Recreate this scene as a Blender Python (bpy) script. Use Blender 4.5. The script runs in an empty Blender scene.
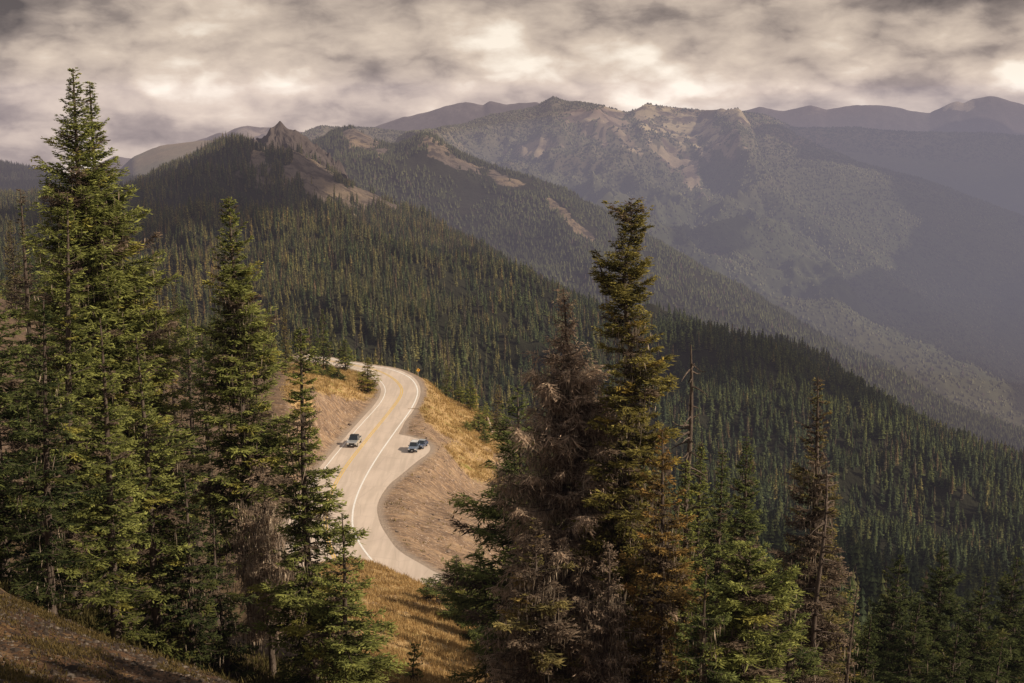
import bpy, math, random
import numpy as np
from mathutils import Vector, geometry

random.seed(7)
RS = np.random.RandomState(11)
SC = bpy.context.scene
COL = SC.collection
F, CW, CH, HY = 1407.0, 1024, 683, 100.0
PITCH = math.atan((CH / 2 - HY) / F)
SP, CP = math.sin(PITCH), math.cos(PITCH)
pi = math.pi

# ------------------------------------------------------------------ helpers
def P(px, py, D):
    """world point seen at pixel (px,py) standing at forward distance D"""
    px = np.asarray(px, float); py = np.asarray(py, float); D = np.asarray(D, float)
    u = (px - CW / 2) / F; v = (CH / 2 - py) / F
    dy = CP + v * SP; dz = -SP + v * CP
    return np.stack([u * D / dy, D + 0 * px, dz * D / dy], -1)

def G(px, py, z):
    u = (px - CW / 2) / F; v = (CH / 2 - py) / F
    dy = CP + v * SP; dz = -SP + v * CP
    t = z / dz
    return (u * t, dy * t, z)

def pix(p):
    p = np.asarray(p, float)
    x, y, z = p[..., 0], p[..., 1], p[..., 2]
    d = y * CP - z * SP
    return CW / 2 + F * x / d, CH / 2 - F * (y * SP + z * CP) / d

def smooth(a, b, x):
    t = np.clip((x - a) / (b - a), 0, 1)
    return t * t * (3 - 2 * t)

def _h(ix, iy, s):
    n = (ix * 374761393 + iy * 668265263 + s * 974634777) & 0xffffffff
    n = ((n ^ (n >> 13)) * 1274126177) & 0xffffffff
    return ((n ^ (n >> 16)) & 0xffff) / 65535.0

def vnoise(x, y, s=0):
    x = np.asarray(x, float); y = np.asarray(y, float)
    ix = np.floor(x).astype(np.int64); iy = np.floor(y).astype(np.int64)
    fx = x - ix; fy = y - iy
    fx = fx * fx * fx * (fx * (fx * 6 - 15) + 10); fy = fy * fy * fy * (fy * (fy * 6 - 15) + 10)
    a = _h(ix, iy, s); b = _h(ix + 1, iy, s); c = _h(ix, iy + 1, s); d = _h(ix + 1, iy + 1, s)
    return (a + (b - a) * fx) * (1 - fy) + (c + (d - c) * fx) * fy

def fbm(x, y, o=5, s=0, ridged=False, gain=0.5):
    t = 0; a = 1.0; tot = 0; fr = 1.0
    for k in range(o):
        ca, sa = math.cos(k * 1.1), math.sin(k * 1.1)
        n = vnoise((x * ca - y * sa) * fr + k * 17.3, (x * sa + y * ca) * fr + k * 5.7, s + k)
        if ridged: n = 1 - abs(2 * n - 1)
        t = t + a * n; tot += a; a *= gain; fr *= 2.03
    return t / tot * 2 - 1

def mesh_arr(name, V, Fq, mat=None, col=None, parent=None, smooth_sh=False, attrs=None):
    """V (n,3), Fq (m,k) face index array (k = 3 or 4) or list of such arrays"""
    V = np.asarray(V, np.float32)
    Fs = Fq if isinstance(Fq, list) else [Fq]
    Fs = [np.asarray(f, np.int32) for f in Fs if len(f)]
    me = bpy.data.meshes.new(name)
    me.vertices.add(len(V)); me.vertices.foreach_set('co', V.ravel())
    nl = sum(f.size for f in Fs); nf = sum(len(f) for f in Fs)
    me.loops.add(nl); me.loops.foreach_set('vertex_index', np.concatenate([f.ravel() for f in Fs]))
    tot = np.concatenate([np.full(len(f), f.shape[1], np.int32) for f in Fs])
    st = np.concatenate([[0], np.cumsum(tot)[:-1]]).astype(np.int32)
    me.polygons.add(nf); me.polygons.foreach_set('loop_start', st); me.polygons.foreach_set('loop_total', tot)
    me.polygons.foreach_set('use_smooth', np.full(nf, smooth_sh))
    if col is not None:
        c = np.ones((len(V), 4), np.float32); c[:, :3] = col
        a = me.color_attributes.new('col', 'FLOAT_COLOR', 'POINT'); a.data.foreach_set('color', c.ravel())
    for k, v in (attrs or {}).items():
        a = me.attributes.new(k, 'FLOAT', 'POINT'); a.data.foreach_set('value', np.asarray(v, np.float32).ravel())
    me.update(calc_edges=True); me.validate()
    if mat: me.materials.append(mat)
    o = bpy.data.objects.new(name, me)
    COL.objects.link(o)
    if parent: o.parent = parent
    return o

def tag(o, label=None, cat=None, group=None, kind=None):
    if label: o['label'] = label
    if cat: o['category'] = cat
    if group: o['group'] = group
    if kind: o['kind'] = kind
    return o

def empty(name, loc, rz=0):
    o = bpy.data.objects.new(name, None); COL.objects.link(o)
    o.location = loc; o.rotation_euler = (0, 0, rz); o.empty_display_size = 0.2
    return o

class MB:
    """collects small solids into one mesh"""
    def __init__(s): s.v = []; s.f = []
    def add(s, vs, fs):
        n = len(s.v); s.v += [tuple(v) for v in vs]; s.f += [tuple(i + n for i in f) for f in fs]
    def box(s, x0, x1, y0, y1, z0, z1):
        s.add([(x0,y0,z0),(x1,y0,z0),(x1,y1,z0),(x0,y1,z0),(x0,y0,z1),(x1,y0,z1),(x1,y1,z1),(x0,y1,z1)],
              [(0,3,2,1),(4,5,6,7),(0,1,5,4),(1,2,6,5),(2,3,7,6),(3,0,4,7)])
    def hexa(s, pts):
        s.add(pts, [(0,3,2,1),(4,5,6,7),(0,1,5,4),(1,2,6,5),(2,3,7,6),(3,0,4,7)])
    def cyl(s, c, ax, r, l, n=16):
        c = Vector(c); ax = Vector(ax).normalized(); u = ax.orthogonal().normalized(); w = ax.cross(u)
        vs = [c + ax * e * l / 2 + (u * math.cos(2*pi*i/n) + w * math.sin(2*pi*i/n)) * r for e in (-1, 1) for i in range(n)]
        s.add(vs, [tuple(range(n))[::-1], tuple(range(n, 2*n))] + [(i, (i+1) % n, n+(i+1) % n, n+i) for i in range(n)])
    def build(s, name, mat, parent=None, bev=0, sm=False):
        me = bpy.data.meshes.new(name); me.from_pydata(s.v, [], s.f); me.materials.append(mat); me.update()
        o = bpy.data.objects.new(name, me); COL.objects.link(o)
        if parent: o.parent = parent
        if bev:
            m = o.modifiers.new('b', 'BEVEL'); m.width = bev; m.segments = 3; m.limit_method = 'ANGLE'
        if sm: me.polygons.foreach_set('use_smooth', [True] * len(me.polygons))
        return o

def tubes(paths, radii, n=5):
    """paths: list of (k,3); radii: list of (k,)  -> V, F"""
    V = []; Fq = []; off = 0
    ang = np.arange(n) * 2 * pi / n
    for p, r in zip(paths, radii):
        p = np.asarray(p, float); r = np.asarray(r, float)
        t = np.gradient(p, axis=0); t /= np.linalg.norm(t, axis=1)[:, None] + 1e-9
        ref = np.where(np.abs(t[:, 2:3]) > 0.8, np.array([[1., 0, 0]]), np.array([[0, 0, 1.]]))
        u = np.cross(t, ref); u /= np.linalg.norm(u, axis=1)[:, None] + 1e-9
        w = np.cross(t, u)
        ring = p[:, None] + r[:, None, None] * (np.cos(ang)[None, :, None] * u[:, None] + np.sin(ang)[None, :, None] * w[:, None])
        V.append(ring.reshape(-1, 3))
        k = len(p); i = np.arange(k - 1)[:, None] * n; j = np.arange(n)[None]
        j2 = (j + 1) % n
        Fq.append(np.stack([i + j, i + j2, i + n + j2, i + n + j], -1).reshape(-1, 4) + off)
        off += k * n
    return np.concatenate(V), np.concatenate(Fq)

# ------------------------------------------------------------------ node helpers
def new_mat(name):
    m = bpy.data.materials.new(name); m.use_nodes = True
    m.node_tree.nodes.clear()
    return m, m.node_tree.nodes, m.node_tree.links

class NT:
    def __init__(s, nt): s.n = nt.nodes; s.l = nt.links
    def node(s, t, **kw):
        n = s.n.new(t)
        for k, v in kw.items(): setattr(n, k, v)
        return n
    def put(s, sock, v):
        if isinstance(v, bpy.types.NodeSocket): s.l.new(v, sock)
        elif v is not None:
            if sock.type == 'RGBA' and len(v) == 3: v = (*v, 1)
            sock.default_value = v
    def math(s, op, a, b=None, c=None, clamp=False):
        n = s.node('ShaderNodeMath', operation=op, use_clamp=clamp)
        s.put(n.inputs[0], a); s.put(n.inputs[1], b)
        if c is not None: s.put(n.inputs[2], c)
        return n.outputs[0]
    def mix(s, f, a, b, blend='MIX'):
        n = s.node('ShaderNodeMix', data_type='RGBA', blend_type=blend)
        s.put(n.inputs['Factor'], f)
        s.put(n.inputs[6], a); s.put(n.inputs[7], b)
        return n.outputs[2]
    def noise(s, vec, scale, det=5, rough=0.55, dist=0):
        n = s.node('ShaderNodeTexNoise'); s.put(n.inputs['Vector'], vec)
        n.inputs['Scale'].default_value = scale; n.inputs['Detail'].default_value = det
        n.inputs['Roughness'].default_value = rough; n.inputs['Distortion'].default_value = dist
        return n.outputs['Fac']
    def mapping(s, vec, sc=(1, 1, 1), rot=(0, 0, 0), loc=(0, 0, 0)):
        n = s.node('ShaderNodeMapping'); s.put(n.inputs['Vector'], vec)
        n.inputs['Scale'].default_value = sc; n.inputs['Rotation'].default_value = rot; n.inputs['Location'].default_value = loc
        return n.outputs[0]
    def ramp(s, f, stops):
        n = s.node('ShaderNodeValToRGB'); s.put(n.inputs[0], f)
        e = n.color_ramp.elements
        while len(e) < len(stops): e.new(0.5)
        for el, (p, c) in zip(e, stops):
            el.position = p; el.color = (*c, 1) if len(c) == 3 else c
        return n.outputs[0]
    def range(s, v, a, b, c=0, d=1):
        n = s.node('ShaderNodeMapRange', interpolation_type='SMOOTHSTEP'); s.put(n.inputs[0], v)
        for i, x in enumerate((a, b, c, d)): n.inputs[i + 1].default_value = x
        return n.outputs[0]
    def attr(s, name):
        return s.node('ShaderNodeAttribute', attribute_name=name)
    def pos(s): return s.node('ShaderNodeNewGeometry').outputs['Position']

def plain(name, col, rough=0.6, metal=0.0, var=0.15, scale=8, spec=0.3):
    m, n, l = new_mat(name); t = NT(m.node_tree)
    b = t.node('ShaderNodeBsdfPrincipled'); o = t.node('ShaderNodeOutputMaterial')
    tc = t.node('ShaderNodeTexCoord').outputs['Object']
    f = t.noise(tc, scale, 4)
    c = t.mix(f, tuple(x * (1 - var) for x in col), tuple(min(1, x * (1 + var)) for x in col))
    l.new(c, b.inputs['Base Color']); b.inputs['Roughness'].default_value = rough
    b.inputs['Metallic'].default_value = metal; b.inputs['Specular IOR Level'].default_value = spec
    l.new(b.outputs[0], o.inputs[0])
    return m

def foliage_mat(name, use_attr=True, col=(0.05, 0.06, 0.02), rnd=0.35, trans=0.3, patch=0.0, spec=True, k=1.0):
    m, n, l = new_mat(name); t = NT(m.node_tree)
    o = t.node('ShaderNodeOutputMaterial')
    c = t.attr('col').outputs['Color'] if use_attr else None
    if c is None:
        r = t.node('ShaderNodeRGB'); r.outputs[0].default_value = (*col, 1); c = r.outputs[0]
    if rnd:
        oi = t.node('ShaderNodeObjectInfo').outputs['Random']
        a = t.ramp(oi, [(0, (0.55, 0.6, 0.7)), (0.45, (0.95, 1.0, 0.9)), (0.8, (1.25, 1.22, 0.9)), (0.93, (1.35, 1.22, 0.95)), (1.0, (1.5, 1.25, 1.0))])
        c = t.mix(1.0, c, a, 'MULTIPLY')
    if patch:
        nz = t.noise(t.pos(), 0.006, 4)
        a = t.ramp(nz, [(0.3, (0.72, 0.75, 0.85)), (0.5, (1, 1, 1)), (0.7, (1.3, 1.15, 0.85))])
        c = t.mix(patch, c, t.mix(1.0, c, a, 'MULTIPLY'))
    if k != 1.0: c = t.mix(1.0, c, (k, k, k), 'MULTIPLY')
    d = t.node('ShaderNodeBsdfDiffuse'); l.new(c, d.inputs[0])
    tr = t.node('ShaderNodeBsdfTranslucent'); l.new(c, tr.inputs[0])
    mx = t.node('ShaderNodeMixShader'); mx.inputs[0].default_value = trans
    l.new(d.outputs[0], mx.inputs[1]); l.new(tr.outputs[0], mx.inputs[2])
    l.new(mx.outputs[0], o.inputs[0])
    return m

# ------------------------------------------------------------------ camera, sun, world, haze
cam = bpy.data.cameras.new('camera'); co = bpy.data.objects.new('camera', cam); COL.objects.link(co)
cam.sensor_width = 36; cam.lens = F * 36 / CW; cam.clip_start = 0.3; cam.clip_end = 60000
co.location = (0, 0, 0); co.rotation_euler = (pi / 2 - PITCH, 0, 0)
SC.camera = co
SC.view_settings.view_transform = 'Standard'; SC.view_settings.look = 'None'
SC.view_settings.exposure = 0; SC.view_settings.gamma = 1
SC.cycles.max_bounces = 5; SC.cycles.diffuse_bounces = 2; SC.cycles.transparent_max_bounces = 8
SC.cycles.volume_bounces = 0; SC.cycles.transmission_bounces = 3
SC.cycles.use_denoising = True
try: SC.cycles.denoiser = 'OPENIMAGEDENOISE'
except Exception: pass
SC.cycles.use_adaptive_sampling = True; SC.cycles.adaptive_threshold = 0.02

SUN_EL, SUN_AZ = math.radians(34), math.radians(106)      # azimuth clockwise from +Y
sun = bpy.data.lights.new('sun', 'SUN'); sun.energy = 5.0; sun.angle = math.radians(0.5); sun.color = (1.0, 0.86, 0.68)
so = bpy.data.objects.new('sun', sun); COL.objects.link(so)
sd = Vector((math.sin(SUN_AZ) * math.cos(SUN_EL), math.cos(SUN_AZ) * math.cos(SUN_EL), math.sin(SUN_EL)))
so.rotation_euler = sd.to_track_quat('Z', 'Y').to_euler()

HAZE_S = 0.000078
HAZE_C = (0.285, 0.245, 0.290)
w = bpy.data.worlds.new('World'); SC.world = w; w.use_nodes = True
w.node_tree.nodes.clear(); t = NT(w.node_tree)
tc = t.node('ShaderNodeTexCoord').outputs['Generated']
sky = t.node('ShaderNodeTexSky', sky_type='NISHITA'); sky.sun_disc = False
sky.sun_elevation = SUN_EL; sky.sun_rotation = SUN_AZ; sky.altitude = 1600
skyc = t.mix(1.0, sky.outputs[0], (0.10, 0.10, 0.10), 'MULTIPLY')
sx = t.node('ShaderNodeSeparateXYZ'); t.put(sx.inputs[0], tc)
X, Y, Z = sx.outputs
el = Z
warp = t.node('ShaderNodeTexNoise'); t.put(warp.inputs['Vector'], t.mapping(tc, (1, 1, 1.6))); warp.inputs['Scale'].default_value = 34; warp.inputs['Detail'].default_value = 5
wv_ = t.node('ShaderNodeVectorMath', operation='MULTIPLY_ADD'); t.put(wv_.inputs[0], warp.outputs['Color']); wv_.inputs[1].default_value = (0.030, 0.030, 0.026); t.put(wv_.inputs[2], tc)
wp = wv_.outputs[0]
n1 = t.noise(t.mapping(tc, (1, 1, 2.6)), 6, 5, 0.5, 0.2)            # broad banks
def puff(dx, dz, sc_, zs):
    a = t.node('ShaderNodeTexVoronoi', feature='F1'); t.put(a.inputs['Vector'], t.mapping(wp, (1, 1, zs), loc=(dx, 0, dz)))
    a.inputs['Scale'].default_value = sc_; a.inputs['Detail'].default_value = 1.0; a.inputs['Roughness'].default_value = 0.4
    return a.outputs['Distance']
# billows: height of the puffs, lit from the upper right
p0 = puff(0, 0, 14, 1.9); p1 = puff(-0.008, -0.022, 14, 1.9)
lit_ = t.math('SUBTRACT', p1, p0)
q0 = t.noise(t.mapping(tc, (1, 1, 2.4), loc=(3.1, 0.7, 1.3)), 34, 6, 0.58, 0.3)
cl = t.math('ADD', t.math('ADD', t.math('MULTIPLY', n1, 0.95), -0.12), t.math('ADD', t.math('MULTIPLY', q0, 0.30), t.math('MULTIPLY', t.math('SUBTRACT', 0.42, p0), 0.22)))
def blob(cx, cz, sx_, sz_):
    a = t.math('DIVIDE', t.math('SUBTRACT', X, cx), sx_); b = t.math('DIVIDE', t.math('SUBTRACT', Z, cz), sz_)
    d = t.math('ADD', t.math('MULTIPLY', a, a), t.math('MULTIPLY', b, b))
    return t.math('EXPONENT', t.math('MULTIPLY', d, -1.0))
lit_ = t.math('MULTIPLY', t.math('MULTIPLY', lit_, t.range(n1, 0.40, 0.60, 0.35, 1.0)), t.range(X, -0.22, 0.10, 0.45, 1.05))
cl = t.math('ADD', cl, t.math("MULTIPLY", lit_, 0.36))
cl = t.math("ADD", cl, 0.055)
for cx_, cz_, sx_, sz_, am in ((-0.35, 0.062, 0.12, 0.022, -0.42), (-0.37, 0.012, 0.08, 0.04, -0.10), (0.10, 0.076, 0.34, 0.010, -0.07), (-0.08, 0.068, 0.06, 0.008, -0.06),
                               (0.16, 0.036, 0.10, 0.014, 0.07), (0.30, 0.040, 0.08, 0.012, 0.07), (0.0, 0.012, 0.35, 0.012, 0.01), (-0.12, 0.045, 0.14, 0.02, 0.05), (0.31, 0.012, 0.10, 0.008, -0.06)):
    cl = t.math('ADD', cl, t.math('MULTIPLY', blob(cx_, cz_, sx_, sz_), am))
cc = t.ramp(cl, [(0.20, (0.085, 0.066, 0.060)), (0.35, (0.27, 0.215, 0.182)), (0.44, (0.46, 0.37, 0.300)), (0.56, (0.65, 0.53, 0.42)), (0.72, (0.96, 0.85, 0.71))])
# overhead the cloud deck is thick and dim
up = t.range(el, 0.09, 0.35)
cc = t.mix(up, cc, t.mix(n1, (0.22, 0.215, 0.225), (0.44, 0.42, 0.41)))
path_ = t.math('MINIMUM', 9400.0, t.math('DIVIDE', 85.0, t.math('MAXIMUM', el, 0.002)))
boost = t.math('MULTIPLY', t.math('EXPONENT', t.math('MULTIPLY', path_, HAZE_S)), 1.0)
cb = t.node('ShaderNodeVectorMath', operation='SCALE'); t.put(cb.inputs[0], cc); t.put(cb.inputs['Scale'], boost)
skyf = t.mix(0.97, skyc, cb.outputs[0])
bg = t.node('ShaderNodeBackground'); t.put(bg.inputs[0], skyf); bg.inputs[1].default_value = 1.0
ow = t.node('ShaderNodeOutputWorld'); w.node_tree.links.new(bg.outputs[0], ow.inputs[0])

m, n, l = new_mat('haze'); t = NT(m.node_tree)
va = t.node('ShaderNodeVolumeAbsorption'); va.inputs[0].default_value = (0.0, 0.0, 0.0, 1); va.inputs[1].default_value = HAZE_S
em = t.node('ShaderNodeEmission'); em.inputs[0].default_value = (*HAZE_C, 1); em.inputs[1].default_value = HAZE_S
ad = t.node('ShaderNodeAddShader'); l.new(va.outputs[0], ad.inputs[0]); l.new(em.outputs[0], ad.inputs[1])
o_ = t.node('ShaderNodeOutputMaterial'); l.new(ad.outputs[0], o_.inputs['Volume'])
hb = MB(); hb.box(-14000, 14000, -1500, 9400, -3000, 85)
hz = hb.build('haze', m); tag(hz, 'thin mauve haze filling the valleys between the ridges', 'haze', kind='stuff')

u_ = np.linspace(0, 2 * pi, 65)[:-1]; v_ = np.linspace(-pi / 2, pi / 2, 33); V_, U_ = np.meshgrid(v_, u_, indexing='ij')
ix_ = np.arange(33 * 64).reshape(33, 64); nx_ = np.roll(ix_, -1, 1)
m2 = m.copy(); m2.name = 'valley_haze'
for nd in m2.node_tree.nodes:
    if nd.type == 'VOLUME_ABSORPTION': nd.inputs[1].default_value = 0.00005
    if nd.type == 'EMISSION': nd.inputs[0].default_value = (0.32, 0.35, 0.46, 1); nd.inputs[1].default_value = 0.00005
vh = mesh_arr('valley_haze', np.stack([2500 + 3300 * np.cos(V_) * np.cos(U_), 5200 + 3300 * np.cos(V_) * np.sin(U_), -350 + 420 * np.sin(V_)], -1).reshape(-1, 3),
              np.stack([ix_[:-1], nx_[:-1], nx_[1:], ix_[1:]], -1).reshape(-1, 4), m2, smooth_sh=True)
tag(vh, 'brighter blue haze lying in the deep valley at right', 'haze', kind='stuff')

# ------------------------------------------------------------------ pavement (pixel measurements -> level shelf)
ZR = -58.0
def catmull(pts, n=8):
    pts = [np.array(p, float) for p in pts]
    pts = [2 * pts[0] - pts[1]] + pts + [2 * pts[-1] - pts[-2]]
    out = []
    for i in range(1, len(pts) - 2):
        a, b, c, d = pts[i-1:i+3]
        for k in range(n):
            u = k / n
            out.append(0.5 * (2*b + (c-a)*u + (2*a-5*b+4*c-d)*u*u + (3*b-a-3*c+d)*u**3))
    out.append(pts[-2])
    return np.array(out)
def ground_line(pp): return catmull([G(x, y, ZR)[:2] for x, y in pp])
right_line = ground_line([(300,354),(328,358),(345,361.5),(360,364),(374.6,366.6),(389,369),(402.7,373.8),(412.9,380.6),(417.6,391.9),(411.8,407.6),(396,430.2),(380.2,452.7),(366,476),(356.5,497),(352.5,516),(355,534),(369.7,557.3),(395,580),(440,602)])
left_line = ground_line([(300,358),(322,362),(340,365.5),(356,369),(368,373),(377,378.3),(383.2,384.5),(385.2,392),(380.2,403),(364.4,421),(354.3,432.4),(327.2,465),(308,492),(296,518),(293,545),(300,575),(325,610),(370,645)])
yellow_line = ground_line([(300,356),(325,360),(345,363.8),(363,367),(380,371.5),(393.7,379),(401.2,387.8),(400,396.8),(389.2,412),(367.5,438.6),(346.4,466),(333,489),(326,513),(328,540),(340,567),(365,593),(405,622)])
right_edge = catmull([G(x, y, ZR)[:2] for x, y in [(300,353),(328,357),(345,360.5),(360,363),(375,365.4),(391,367.8),(405,372.3),(416,379.5),(420.5,391.5),(414.5,408),(405,421)]], 6)
pull = np.array([G(x, y, ZR)[:2] for x, y in [(398,434),(412,437),(424,441),(430,446.5),(428,453),(416,462),(400.5,475),(389.5,484),(381,496),(377,508),(380,523),(388,537),(399.6,551),(422.9,565),(441,575),(480,592)]])
pull = catmull(pull, 4)
def offset(line, d):
    tg = np.gradient(line, axis=0); tg /= np.linalg.norm(tg, axis=1)[:, None]
    return line + np.stack([-tg[:, 1], tg[:, 0]], 1) * d
# lines run from far to near (towards -Y): +90 deg from the tangent points to +X
left_edge = offset(left_line, -0.9)
poly = np.concatenate([left_edge, pull[::-1], right_edge[::-1]])

def poly_dist(x, y, poly):
    """signed distance, negative inside"""
    shp = x.shape; x = x.ravel(); y = y.ravel()
    best = np.full(len(x), 1e18); inside = np.zeros(len(x), bool)
    for i in range(len(poly)):
        ax, ay = poly[i]; bx, by = poly[(i + 1) % len(poly)]
        dx, dy = bx - ax, by - ay; L = dx*dx + dy*dy + 1e-12
        tt = np.clip(((x-ax)*dx + (y-ay)*dy) / L, 0, 1)
        best = np.minimum(best, (x-ax-tt*dx)**2 + (y-ay-tt*dy)**2)
        c = ((ay > y) != (by > y)) & (x < (bx-ax)*(y-ay)/((by-ay) if by != ay else 1e-12) + ax)
        inside ^= c
    d = np.sqrt(best)
    return np.where(inside, -d, d).reshape(shp)

# ------------------------------------------------------------------ near ground (hand measured points, thin plate spline)
cps = [tuple(P(a, b, d)) for a, b, d in [
 (0,588,32),(60,625,28.5),(130,655,26),(200,683,24),(0,683,17),(90,683,20),(-150,520,34),(-160,640,18),(-350,420,36),(-300,520,60),
 (-80,560,62),(20,600,60),(95,615,60),(160,640,55),(250,655,62),(310,705,52),(240,720,42),(380,720,54),
 (430,683,62),(430,645,78),(405,605,97),(395,573,112),(350,556,116),(440,592,107),(300,575,112),(370,640,76),
 (240,565,110),(150,545,110),(60,510,105),(-60,480,100),(-200,440,100),
 (480,640,92),(400,608,130),(360,590,130),(430,622,130),(470,645,122),(385,585,120),(415,600,120),(330,590,130),(480,690,70),(560,690,80),(600,730,60),(650,745,58),(760,770,60),(850,770,70),(950,760,85),(1050,770,90),(1200,780,90),(1300,850,60),
 (600,660,110),(750,720,110),(900,730,120),(1050,740,130),
 (480,600,165),(480,560,185),(480,520,205),(480,472,240),(470,560,160),(455,450,245),(440,397,298),(475,411,298),(500,427,300),(450,420,270),(490,450,262),
 (600,620,160),(600,550,232),(700,660,170),(700,604,232),(850,710,170),(850,680,232),(1024,735,232),(1024,735,170),(1250,770,232),
 (600,560,300),(700,600,300),(850,660,300),(1024,700,300),(500,470,345),(420,415,345),
 (310,440,225),(306,402,232),(286,387,240),(300,389,246),(312,376,268),(325,372,290),(345,384,277),(300,366,300),
 (212,425,212),(143,372,212),(60,345,205),(0,330,200),(-150,290,200),(200,365,260),(120,335,270),(0,300,270),(250,372,290),
 (290,470,200),(270,520,175),(255,560,150),(200,505,170),(120,455,170),(40,420,165),(-80,380,165),(-300,300,160),
 (300,385,345),(200,378,345),(100,355,345),(0,330,345),(-150,300,345),
]]
cps += [(0,0,-1.8),(-6,0,-1.0),(6,0,-3),(0,8,-4.8),(3,20,-11.0),(15,8,-8),(-15,5,1.5),(-12,12,-3.2),(0,-10,2.0),(-20,-10,5),(20,-10,-4),(40,0,-14),(60,20,-26),(-45,5,8),(-45,25,-4.0)]
A = np.array(cps); S = 50.0
cx = A[:, :2] / S
def tps(r2): return 0.5 * r2 * np.log(r2 + 1e-12)
d2 = ((cx[:, None] - cx[None]) ** 2).sum(-1)
K = tps(d2) + np.eye(len(A)) * 2e-3
Q = np.concatenate([np.ones((len(A), 1)), cx], 1)
M = np.zeros((len(A) + 3,) * 2); M[:len(A), :len(A)] = K; M[:len(A), -3:] = Q; M[-3:, :len(A)] = Q.T
sol = np.linalg.solve(M, np.concatenate([A[:, 2], np.zeros(3)]))
pseg = poly[::2]
def ground(x, y, rough=True):
    x = np.asarray(x, float); y = np.asarray(y, float); shp = x.shape
    xs = x.ravel() / S; ys = y.ravel() / S
    z = sol[-3] + sol[-2] * xs + sol[-1] * ys
    for i in range(len(A)):
        z = z + sol[i] * tps((xs - cx[i, 0]) ** 2 + (ys - cx[i, 1]) ** 2)
    z = z.reshape(shp)
    if rough:
        d = np.hypot(x, y)
        z = z + fbm(x / 14, y / 14, 4, 3) * 0.55 * smooth(12, 80, d) + fbm(x / 2.2, y / 2.2, 4, 9) * 0.22 * smooth(3, 30, d) + fbm(x/0.5, y/0.5, 3, 12) * 0.04
        # erosion rills running down the embankment right of the road
        zone = smooth(150, 175, y) * (1 - smooth(290, 310, y)) * smooth(-22, -10, x) * (1 - smooth(20, 40, x))
        z = z - zone * 0.10 * (fbm(x / 14, (y + x * 0.25) / 2.2, 3, 21, True) * 0.5 + 0.5)
    pd = poly_dist(x, y, pseg)
    k = smooth(0.5, 7.5, pd)
    return (ZR - 0.12 + 0.10 * smooth(-0.35, -0.1, pd)) * (1 - k) + z * k

pxs = np.linspace(-420, 1450, 700)
Ds = np.concatenate([np.geomspace(2, 40, 150), np.linspace(40.5, 130, 180), np.linspace(131, 345, 300)])
PX, DD = np.meshgrid(pxs, Ds)
gx = (PX - 512) / F * DD * 1.02; gy = DD
gz = ground(gx, gy)
gz = gz - smooth(505, 550, PX) * (DD - 236).clip(0) * 0.6 - (DD - 318).clip(0) * 0.5 * smooth(300, 330, PX)
gp = np.stack([gx, gy, gz], -1)
ux, uy = pix(gp)
pd = poly_dist(gx, gy, pseg)
def ell(cx_, cy_, rx, ry, rot=0, soft=0.5):
    c, s = math.cos(math.radians(rot)), math.sin(math.radians(rot))
    a = ((ux - cx_) * c + (uy - cy_) * s) / rx; b = (-(ux - cx_) * s + (uy - cy_) * c) / ry
    return smooth(1 + soft, 1 - soft, np.hypot(a, b))
far = DD > 130
g = np.zeros_like(gx)
g = np.maximum(g, (ell(420, 610, 95, 60) ) * (DD > 50) * ~far * (0.35 + 0.75 * smooth(-0.3, 0.15, fbm(gx / 4.0, gy / 2.2, 4, 83))))            # knoll above the road
g = np.maximum(g, ell(455, 418, 50, 20, 38) * far)                        # golden strip outside the bend
g = np.maximum(g, ell(472, 455, 34, 18, 50) * far * 0.7)
g = np.maximum(g, ell(338, 382, 50, 13, 12) * far)                        # inside the bend
g = np.maximum(g, ell(300, 400, 22, 10, 40) * far * 0.7)
g = np.maximum(g, 0.45 * (DD > 45) * ~far)
g = np.maximum(g, smooth(34, 50, DD) * 0.5 * (1 - far))
g = np.maximum(g, ((fbm(gx / 3.0, gy / 3.0, 3, 31) > 0.12) * 0.55) * (DD < 36))
nz = fbm(gx / 5, gy / 5, 4, 44)
g = np.clip(g + nz * 0.35 * (g > 0.05), 0, 1)
g = np.where(DD < 36, g * 0.45, g)
g[pd < 1.2] *= 0.2
nv, nu = gx.shape
idx = np.arange(nv * nu).reshape(nv, nu)
quads = np.stack([idx[:-1, :-1], idx[:-1, 1:], idx[1:, 1:], idx[1:, :-1]], -1).reshape(-1, 4)

m, n, l = new_mat('near_ground'); t = NT(m.node_tree)
p = t.pos()
nA = t.noise(p, 0.25, 8, 0.6); nB = t.noise(p, 2.2, 6, 0.65); nC = t.noise(p, 12, 4, 0.6)
rill = t.noise(t.mapping(p, (0.35, 1.5, 0.5), (0, 0, 0.3)), 1.0, 8, 0.7, 1.2)
dirt = t.ramp(nA, [(0.3, (0.13, 0.085, 0.058)), (0.5, (0.215, 0.145, 0.098)), (0.72, (0.34, 0.235, 0.145))])
dirt = t.mix(t.math('MULTIPLY', t.range(rill, 0.47, 0.62), 0.7), dirt, (0.44, 0.285, 0.165))
dirt = t.mix(t.math('MULTIPLY', t.range(rill, 0.42, 0.34), 0.6), dirt, (0.10, 0.07, 0.055))
dirt = t.mix(t.range(nB, 0.56, 0.66), dirt, (0.46, 0.35, 0.27))
dirt = t.mix(t.math('MULTIPLY', t.range(t.noise(p, 0.7, 6, 0.7, 1.0), 0.5, 0.36), 0.65), dirt, (0.13, 0.09, 0.068))
dirt = t.mix(t.range(nC, 0.36, 0.28), dirt, (0.07, 0.05, 0.04))
grass = t.ramp(nB, [(0.3, (0.24, 0.145, 0.065)), (0.5, (0.42, 0.275, 0.125)), (0.7, (0.56, 0.40, 0.20))])
grass = t.mix(t.range(nA, 0.55, 0.7), grass, (0.22, 0.20, 0.05))
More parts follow.
